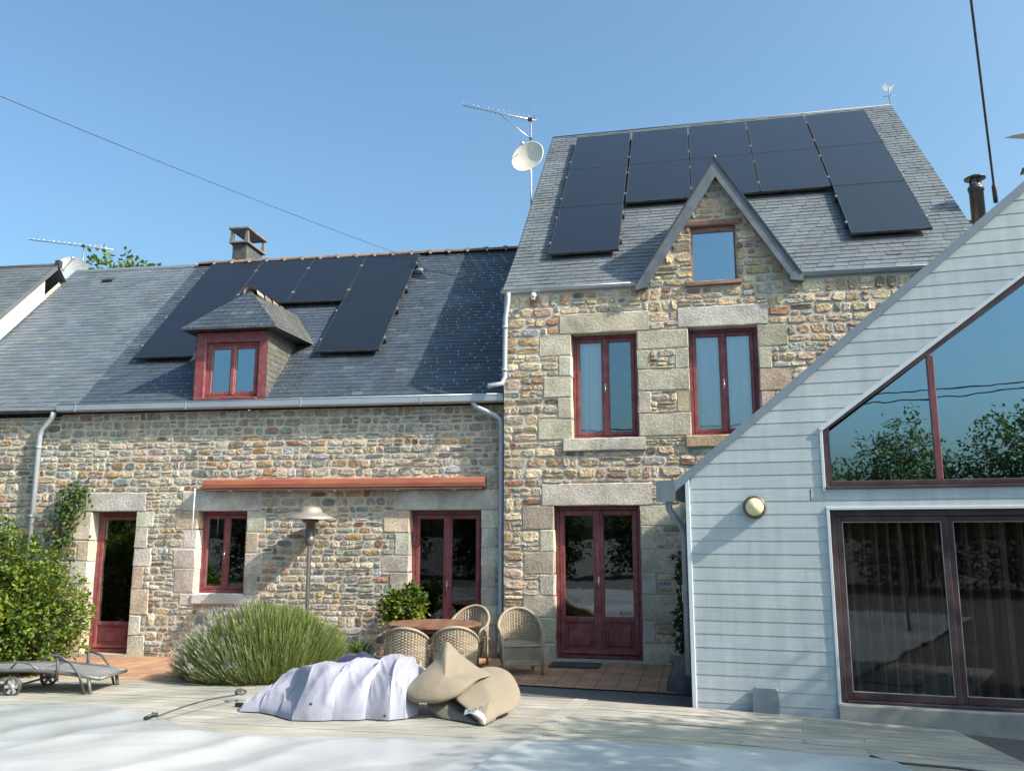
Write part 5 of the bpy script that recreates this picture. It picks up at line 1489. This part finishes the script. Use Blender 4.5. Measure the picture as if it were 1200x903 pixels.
for sy in (-1, 1):
    mb = MB(); mb.tube([(.25, sy * .31, .16), (.25, sy * .32, .42)], .018, 8); mb.tube([(.25, sy * .32, .41), (.40, sy * .33, .37), (.52, sy * .33, .24), (.60, sy * .32, .02)], .014, 8); mb.build('armrest', M['black_plastic'], lg)
    mb = MB(); mb.tube([(-.35, sy * .30, .26), (-.24, sy * .31, .37), (-.10, sy * .31, .35), (.04, sy * .3, .27)], .012, 8); mb.build('side_handle', M['dkgrey'], lg)
    mb = MB(); t = MB(); t.lathe([(.085, -.02), (.105, -.018), (.108, 0), (.105, .018), (.085, .02), (.085, -.02)], 24); t.v = [(x - .25, z + sy * .345, y + .10) for x, y, z in t.v]; wh = t.build('wheel', M['black_plastic'], lg)
    t = MB(); t.lathe([(0, -.012), (.03, -.016), (.03, .016), (0, .012)], 12)
    for k in range(6):
        a = k * math.pi / 3; d = Vector((math.cos(a), math.sin(a), 0)); s_ = Vector((-d.y, d.x, 0)) * .013
        t.add([d * .02 - s_ + Vector((0, 0, z)) for z in (-.012, .012)] + [d * .02 + s_ + Vector((0, 0, z)) for z in (-.012, .012)] + [d * .09 - s_ * 1.3 + Vector((0, 0, z)) for z in (-.012, .012)] + [d * .09 + s_ * 1.3 + Vector((0, 0, z)) for z in (-.012, .012)], [(0, 2, 6, 4), (1, 5, 7, 3), (0, 4, 5, 1), (2, 3, 7, 6)])
    t.v = [(x - .25, z + sy * .345, y + .10) for x, y, z in t.v]; t.build('hub', mat_simple('grey_plastic_hub', (.35, .35, .35), .5), wh)
    mb = MB(); mb.tube([(.62, sy * .3, .2), (.66, sy * .3, .0)], .02, 8); mb.build('leg', M['dkgrey'], lg)

# --- loose cloth on the deck
def clothmat(name, c, rough=.8, weave=0, trans=0):
    m, nt, b = newmat(name); v = coords(nt)
    n = noise_n(nt, v, 3, 4)
    lk(nt, ramp(nt, n, [(.3, mixc(c, (0, 0, 0), .08)), (.7, c)]), b.inputs["Base Color"]); b.inputs["Roughness"].default_value = rough
    b.inputs["Specular IOR Level"].default_value = .25
    b.inputs["Sheen Weight"].default_value = .15
    rg = N(nt, "ShaderNodeTexNoise"); rg.noise_type = 'RIDGED_MULTIFRACTAL'; rg.inputs["Scale"].default_value = 3.2; rg.inputs["Detail"].default_value = 3; rg.inputs["Distortion"].default_value = .8
    lk(nt, v, rg.inputs["Vector"])
    bp = bump(nt, b, rg.outputs["Fac"], .32, .05)
    bp = bump(nt, b, noise_n(nt, v, 14, 3), .25, .02, bp)
    if weave: bump(nt, b, noise_n(nt, v, weave, 2), .3, .002, bp)
    return m
def ridged(x, y, s, seed):
    return 1 - 2 * abs(noise.noise(Vector((x * s + seed, y * s - seed, seed))))
mb = MB(); NU, NV = 260, 110; rows = []
Fp = [(0, -2.74, 9.00), (.12, -2.52, 8.92), (.25, -2.28, 8.72), (.33, -2.08, 8.50), (.5, -1.72, 8.46), (.68, -1.38, 8.50), (.80, -1.16, 8.42), (.92, -1.02, 8.50), (1, -.90, 8.66)]
Hp = [(0, .05), (.08, .18), (.2, .34), (.35, .43), (.55, .45), (.63, .42), (.75, .47), (.88, .45), (1, .30)]
def interp(tab, t):
    for a, b in zip(tab, tab[1:]):
        if t <= b[0]:
            k = (t - a[0]) / (b[0] - a[0]); k = k * k * (3 - 2 * k)
            return [lerp(x, y, k) for x, y in zip(a[1:], b[1:])]
    return list(tab[-1][1:])
for i in range(NU + 1):
    t = i / NU; fx, fy = interp(Fp, t); h = interp(Hp, t)[0]; row = []
    for j in range(NV + 1):
        v = j / NV
        prof = (math.sin(min(1, v / .62) * math.pi / 2) ** .62) if v < .62 else math.cos((v - .62) / .38 * math.pi / 2) ** .6
        dep = .95
        x = fx + .30 * v * (1 - t); y = fy + dep * v
        z = h * prof
        w = min(1, v * 5) * min(1, (1 - v) * 4)
        # long slanted drapes, running down from the crest
        a_ = t * 15 + v * 3.2 * (1 - t) + 1.6 * noise.noise(Vector((t * 4, v * 2, 3)))
        f1 = .75 * ridged(t * 7.0 + v * 1.6 * (1 - t), v * .55 + t * .8, 1.0, 3.1) + .45 * ridged(t * 15 - v * 2.0, v * 1.5, 1.0, 8.2) + .25 * ridged(t * 31 + v * 5, v * 4, 1.0, 12.4)
        f2 = ridged(t * 3.2, v * 1.0, 2.3, 7.0)
        f3 = noise.noise(Vector((t * 14, v * 5, 1.5)))
        amp = (.030 + .030 * (1 - v))
        z += w * (amp * f1 * .62 + .05 * f2 * (.4 + .6 * (1 - v)) + .014 * f3)
        y += -(.030 * f1 + .05 * f2) * (1 - v) * min(1, v * 6) * .9
        y += .05 * noise.noise(Vector((t * 9, 2.2, 0))) * (1 - v)
        x += .02 * f3
        # one big fold that hollows the left end
        if .12 < t < .36 and v < .5:
            k = math.sin((t - .12) / .24 * math.pi) * math.sin(v / .5 * math.pi); z -= .10 * k; y += .14 * k
        row.append((x, y, max(.012, z + .014) + zg(x)))
    rows.append(row)
mb.grid(rows)
M['sheet'] = clothmat('white_sheet', (.27, .275, .345), .6)
o = mb.build("white_tarpaulin", M['sheet'], off=(-1.85, 9.0, zg(-1.85))); o.name = "white_tarpaulin"; tag(o, "crumpled white tarpaulin heaped on the deck beside the beige bag", "tarpaulin")
ey = MB()
for (px, py, yy) in ((365, 824, 8.52), (451, 838, 8.42)):
    c = pix(px, py, yy); ey.tube([c, c + Vector((0, -.012, .002))], .014, 10)
eo = ey.build('eyelets', M['black'], o); eo.matrix_parent_inverse = Matrix.Translation(-Vector(o.location))
mb = MB(); rows = []
for i in range(21):
    t = i / 20; rows.append([(lerp(-2.05, -1.35, t), 9.55 + .3 * v, zg(-1.7) + .02 + (.46 + .05 * noise.noise(Vector((t * 6, v * 3, 9)))) * math.sin(math.pi * v) ** .5 * (.6 + .4 * math.sin(math.pi * t)) ) for v in [k / 8 for k in range(9)]])
mb.grid(rows); o = mb.build("navy_cloth", clothmat('navy_cloth', (.02, .025, .07)), off=(-1.7, 9.7, 0)); tag(o, "dark navy cloth bunched behind the white tarpaulin", "cloth")

def puff(mb, outline, T, Tb=None, nz=.02, seed=1, sub=5, rings=10, pw=.55):
    """a stuffed cloth shape: outline of points (px, py, Y) swelling by T in front and Tb behind"""
    pts = [pix(*p) for p in outline]
    for q in pts: q.z = max(q.z, zg(q.x) + .015)
    n0 = len(pts); loop = []
    for i in range(n0):
        a, b, c, d = pts[i - 1], pts[i], pts[(i + 1) % n0], pts[(i + 2) % n0]
        for k in range(sub):
            t = k / sub
            loop.append(.5 * ((2 * b) + (c - a) * t + (2 * a - 5 * b + 4 * c - d) * t * t + (3 * b - a - 3 * c + d) * t ** 3))
    cen = sum(loop, Vector()) / len(loop); n = len(loop)
    for sgn, tt in ((-1, T), (1, Tb if Tb is not None else T)):
        vs = []
        for g in range(rings + 1):
            q = g / rings
            for P in loop:
                X = cen.lerp(P, q); o = tt * (max(0, 1 - q * q)) ** pw
                w = nz * (1 - q ** 4) * (noise.noise(X * 3.2 + Vector((seed, 0, 0))) + .6 * ridged(X.x + X.z, X.z, 3.0, seed) - .2)
                Y = X + Vector((0, sgn * o, 0)) + Vector((0, sgn * w, w * .5))
                Y.z = max(Y.z, zg(Y.x) + .012)
                vs.append(Y)
        fs = []
        for g in range(rings):
            for k in range(n):
                a, b = g * n + k, g * n + (k + 1) % n
                fs.append((a, b, b + n, a + n) if sgn > 0 else (a, a + n, b + n, b))
        mb.add(vs, fs, (1, 1, 1), 0, True)
def soft(o, it=4):
    bm = bmesh.new(); bm.from_mesh(o.data); bmesh.ops.remove_doubles(bm, verts=bm.verts, dist=.001)
    rim_ = {v for v in bm.verts if v.co.z < .03}
    for _ in range(it): bmesh.ops.smooth_vert(bm, verts=[v for v in bm.verts if v not in rim_], factor=.5, use_axis_x=True, use_axis_y=True, use_axis_z=True)
    bmesh.ops.recalc_face_normals(bm, faces=bm.faces)
    bm.to_mesh(o.data); bm.free(); return o
M['beige'] = clothmat('beige_canvas', (.215, .18, .137), .85, weave=180)
bo = empty("beige_bag", (-.5, 8.7, zg(-.5)), 0, "large slumped beige canvas bag with a white label strip lying on the deck", "bag")
def shiftp(mb, o): mb.v = [tuple(Vector(p) - o.location) for p in mb.v]
mb = MB()
puff(mb, [(469, 812, 8.62), (480, 799, 8.70), (497, 783, 8.78), (511, 768, 8.86), (520, 752, 8.92), (526, 749, 8.92), (534, 758, 8.92), (546, 768, 8.92), (563, 781, 8.90), (580, 790, 8.78), (566, 795, 8.66), (552, 806, 8.54), (536, 818, 8.46), (514, 826, 8.46), (494, 826, 8.48), (478, 824, 8.52)], .17, .22, .022, 3)
shiftp(mb, bo); soft(mb.build('upper_fold', M['beige'], bo))
mb = MB()
puff(mb, [(528, 816, 8.56), (540, 798, 8.74), (556, 783, 8.92), (578, 778, 9.0), (598, 785, 8.97), (609, 801, 8.86), (613, 817, 8.72), (609, 829, 8.60), (596, 836, 8.45), (580, 843, 8.32), (566, 851, 8.14), (553, 842, 8.24), (541, 829, 8.36)], .15, .3, .02, 8)
shiftp(mb, bo); soft(mb.build('bag_body', M['beige'], bo))
mb = MB()
puff(mb, [(500, 822, 8.62), (520, 815, 8.66), (540, 818, 8.66), (556, 834, 8.5), (562, 848, 8.2), (540, 846, 8.34), (515, 840, 8.5)], .02, .1, .01, 4)
shiftp(mb, bo); mb.build('inner_lining', clothmat('bag_lining', (.14, .13, .11)), bo)
# printed strip
arc = [(545, 831, 8.10), (552, 829, 8.07), (560, 831, 8.05), (567, 836, 8.05), (570, 843, 8.05)]
mb = MB(); rows = [[], []]
for (px, py, yy) in arc:
    P = pix(px, py, yy); rows[0].append(P); rows[1].append(P + Vector((-.012, 0, -.045)))
mb.grid(rows); rows = [[p + Vector((0, .006, 0)) for p in rw] for rw in rows]; mb.grid(rows)
shiftp(mb, bo); ls = mb.build('label_strip', M['white'], bo)
fc = bpy.data.curves.new('label_text', 'FONT'); fc.body = "brea m"; fc.size = .05; fc.extrude = .001
fo = bpy.data.objects.new('label_text', fc); col.objects.link(fo)
bpy.context.view_layer.update()
me = bpy.data.meshes.new_from_object(fo.evaluated_get(bpy.context.evaluated_depsgraph_get())); me.materials.append(M['black'])
bpy.data.objects.remove(fo)
to = bpy.data.objects.new('label_text', me); col.objects.link(to); to.parent = ls
P = pix(548, 834.5, 8.045) - bo.location
to.matrix_local = Matrix.Translation(P) @ Matrix.Rotation(R_(-14), 4, 'Y') @ Matrix.Rotation(R_(84), 4, 'X')

# --- pool cover
EDGE = [(-10, 9.6), (-6.9, 9.55), (-5.4, 9.48), (-4.85, 9.45), (-4.24, 9.42), (-3.56, 8.83), (-3.07, 8.33), (-2.42, 7.89), (-1.74, 7.74), (-1.09, 7.64), (-.62, 7.56), (.05, 7.46), (.3, 7.36), (.6, 7.1)]
EDGE2 = [(-.4, 6.2), (-.1, 7.1), (.1, 7.38), (.78, 7.35), (1.18, 7.28), (1.6, 7.18), (2.2, 7.05), (2.8, 6.98), (2.98, 6.75), (2.9, 6.3), (2.8, 5.6)]
def ylut(tab, x):
    for (a, ya), (b, yb) in zip(tab, tab[1:]):
        if a <= x <= b: return lerp(ya, yb, (x - a) / (b - a))
    return tab[-1][1]
pc = empty("pool_cover", (-3, 7, zg(-3)), 0, "wrinkled pale plastic cover lying over the pool in the foreground", "pool cover")
def covermat(name, c, c2):
    m, nt, b = newmat(name); v = coords(nt, (.55, 1.1, 1), rot=(0, 0, R_(24)))
    vo = N(nt, "ShaderNodeTexVoronoi"); vo.inputs["Scale"].default_value = .55; lk(nt, v, vo.inputs["Vector"])
    sep = N(nt, "ShaderNodeSeparateColor"); lk(nt, vo.outputs["Color"], sep.inputs[0])
    n = noise_n(nt, coords(nt, (1, 1, 1)), 1.3, 5)
    a = ramp(nt, sep.outputs[0], [(.2, c2), (.8, c)])
    d = ramp(nt, n, [(.3, (.86, .88, .90)), (.7, (1.05, 1.05, 1.05))])
    lk(nt, mul(nt, a, d), b.inputs["Base Color"]); b.inputs["Roughness"].default_value = .3; b.inputs["Specular IOR Level"].default_value = .45
    bp = bump(nt, b, noise_n(nt, coords(nt, (.7, 2.2, 1), rot=(0, 0, R_(20))), 4, 4), .22, .03)
    rg = N(nt, "ShaderNodeTexNoise"); rg.noise_type = 'RIDGED_MULTIFRACTAL'; rg.inputs["Scale"].default_value = 1.1; rg.inputs["Detail"].default_value = 4; rg.inputs["Distortion"].default_value = .6
    lk(nt, coords(nt, (1, 1.6, 1), rot=(0, 0, R_(-30))), rg.inputs["Vector"])
    bump(nt, b, rg.outputs["Fac"], .3, .04, bp)
    return m
def cover(name, x0, x1, tab, dz, mat, seed, ymin=-2.5):
    mb = MB(); rows = []; nx, ny = 240, 130
    for i in range(nx + 1):
        x = lerp(x0, x1, i / nx); e = ylut(tab, x) + .05 * noise.noise(Vector((x * 2.1, seed, 0))); row = []
        for j in range(ny + 1):
            y = lerp(ymin, e, (j / ny) ** .8)
            u = x * .45 + y * .9
            z = .030 * ridged(u * .5, (x - y) * .18, 1.6, seed) + .022 * ridged(x * .5 - y * .35, y * .2, 2.4, seed + 3) + .014 * noise.noise(Vector((x * .8, y * 2.2, seed))) + .008 * noise.noise(Vector((x * 3, y * 5, seed)))
            edge = min(1, (e - y) / .25); z = z * edge + .03 + .012 * edge
            row.append((x, y, zg(x) + max(.013, z) + dz))
        rows.append(row)
    mb.grid(rows); shiftp(mb, pc); return mb.build(name, mat, pc)
cover('cover_sheet', -10, .6, EDGE, 0, covermat('pale_plastic', (.41, .415, .435), (.29, .31, .325)), 2.0)
cover('cover_sheet', -.4, 2.85, EDGE2, .014, covermat('shade_blue_plastic', (.40, .44, .47), (.33, .37, .40)), 5.0)  # same cover in tree shade; the shade's blue is put into its colour
def tubeobj(name, pts, r, label, cat):
    mb = MB(); mb.tube(pts, r, 6); return tag(mb.build(name, M['cable'], off=pts[0]), label, cat)
bc = empty("bungee_cord", (-3.3, 8.45, zg(-3.3) + .05), 0, "black cord with a clip at each end lying across the pool cover and deck", "cord")
P0, P1 = pix(183, 842, 8.43), pix(277, 816, 9.50)
mb = MB(); cpts = [P0.lerp(P1, k / 10) + Vector((0, 0, .02 + .03 * math.sin(math.pi * k / 10))) for k in range(11)]; mb.tube(cpts, .008, 6); shiftp(mb, bc); mb.build('cord', M['cable'], bc)
for P, d in ((P0, -1), (P1, 1)):
    mb = MB(); dd = (P1 - P0).normalized() * d
    s_ = Vector((-dd.y, dd.x, 0))
    loop = [P + Vector((0, 0, .04)) + dd * (.07 + .07 * math.cos(a)) + s_ * .035 * math.sin(a) + Vector((0, 0, .02 * math.sin(a))) for a in [2 * math.pi * k / 12 for k in range(13)]]
    mb.tube(loop, .012, 6); mb.tube([P + Vector((0, 0, .035)), P + dd * .05 + Vector((0, 0, .05))], .022, 8); shiftp(mb, bc); mb.build('clip', M['black_plastic'], bc)
st = [(-2.86, 9.28), (-2.70, 9.22), (-2.5, 9.2), (-2.35, 9.2)]
tubeobj("black_strap", [(x, y, zg(x) + .03) for x, y in st], .022, "short black strap end poking out left of the white tarpaulin", "strap")
st = [pix(1020, 886, 7.03), pix(1042, 893, 6.86), pix(1075, 896, 6.80), pix(1120, 899, 6.74), pix(1170, 904, 6.62)]
tubeobj("black_strap", [Vector((p.x, p.y, zg(p.x) + .045)) for p in st], .010, "long thin black strap on the deck at the lower right", "strap")
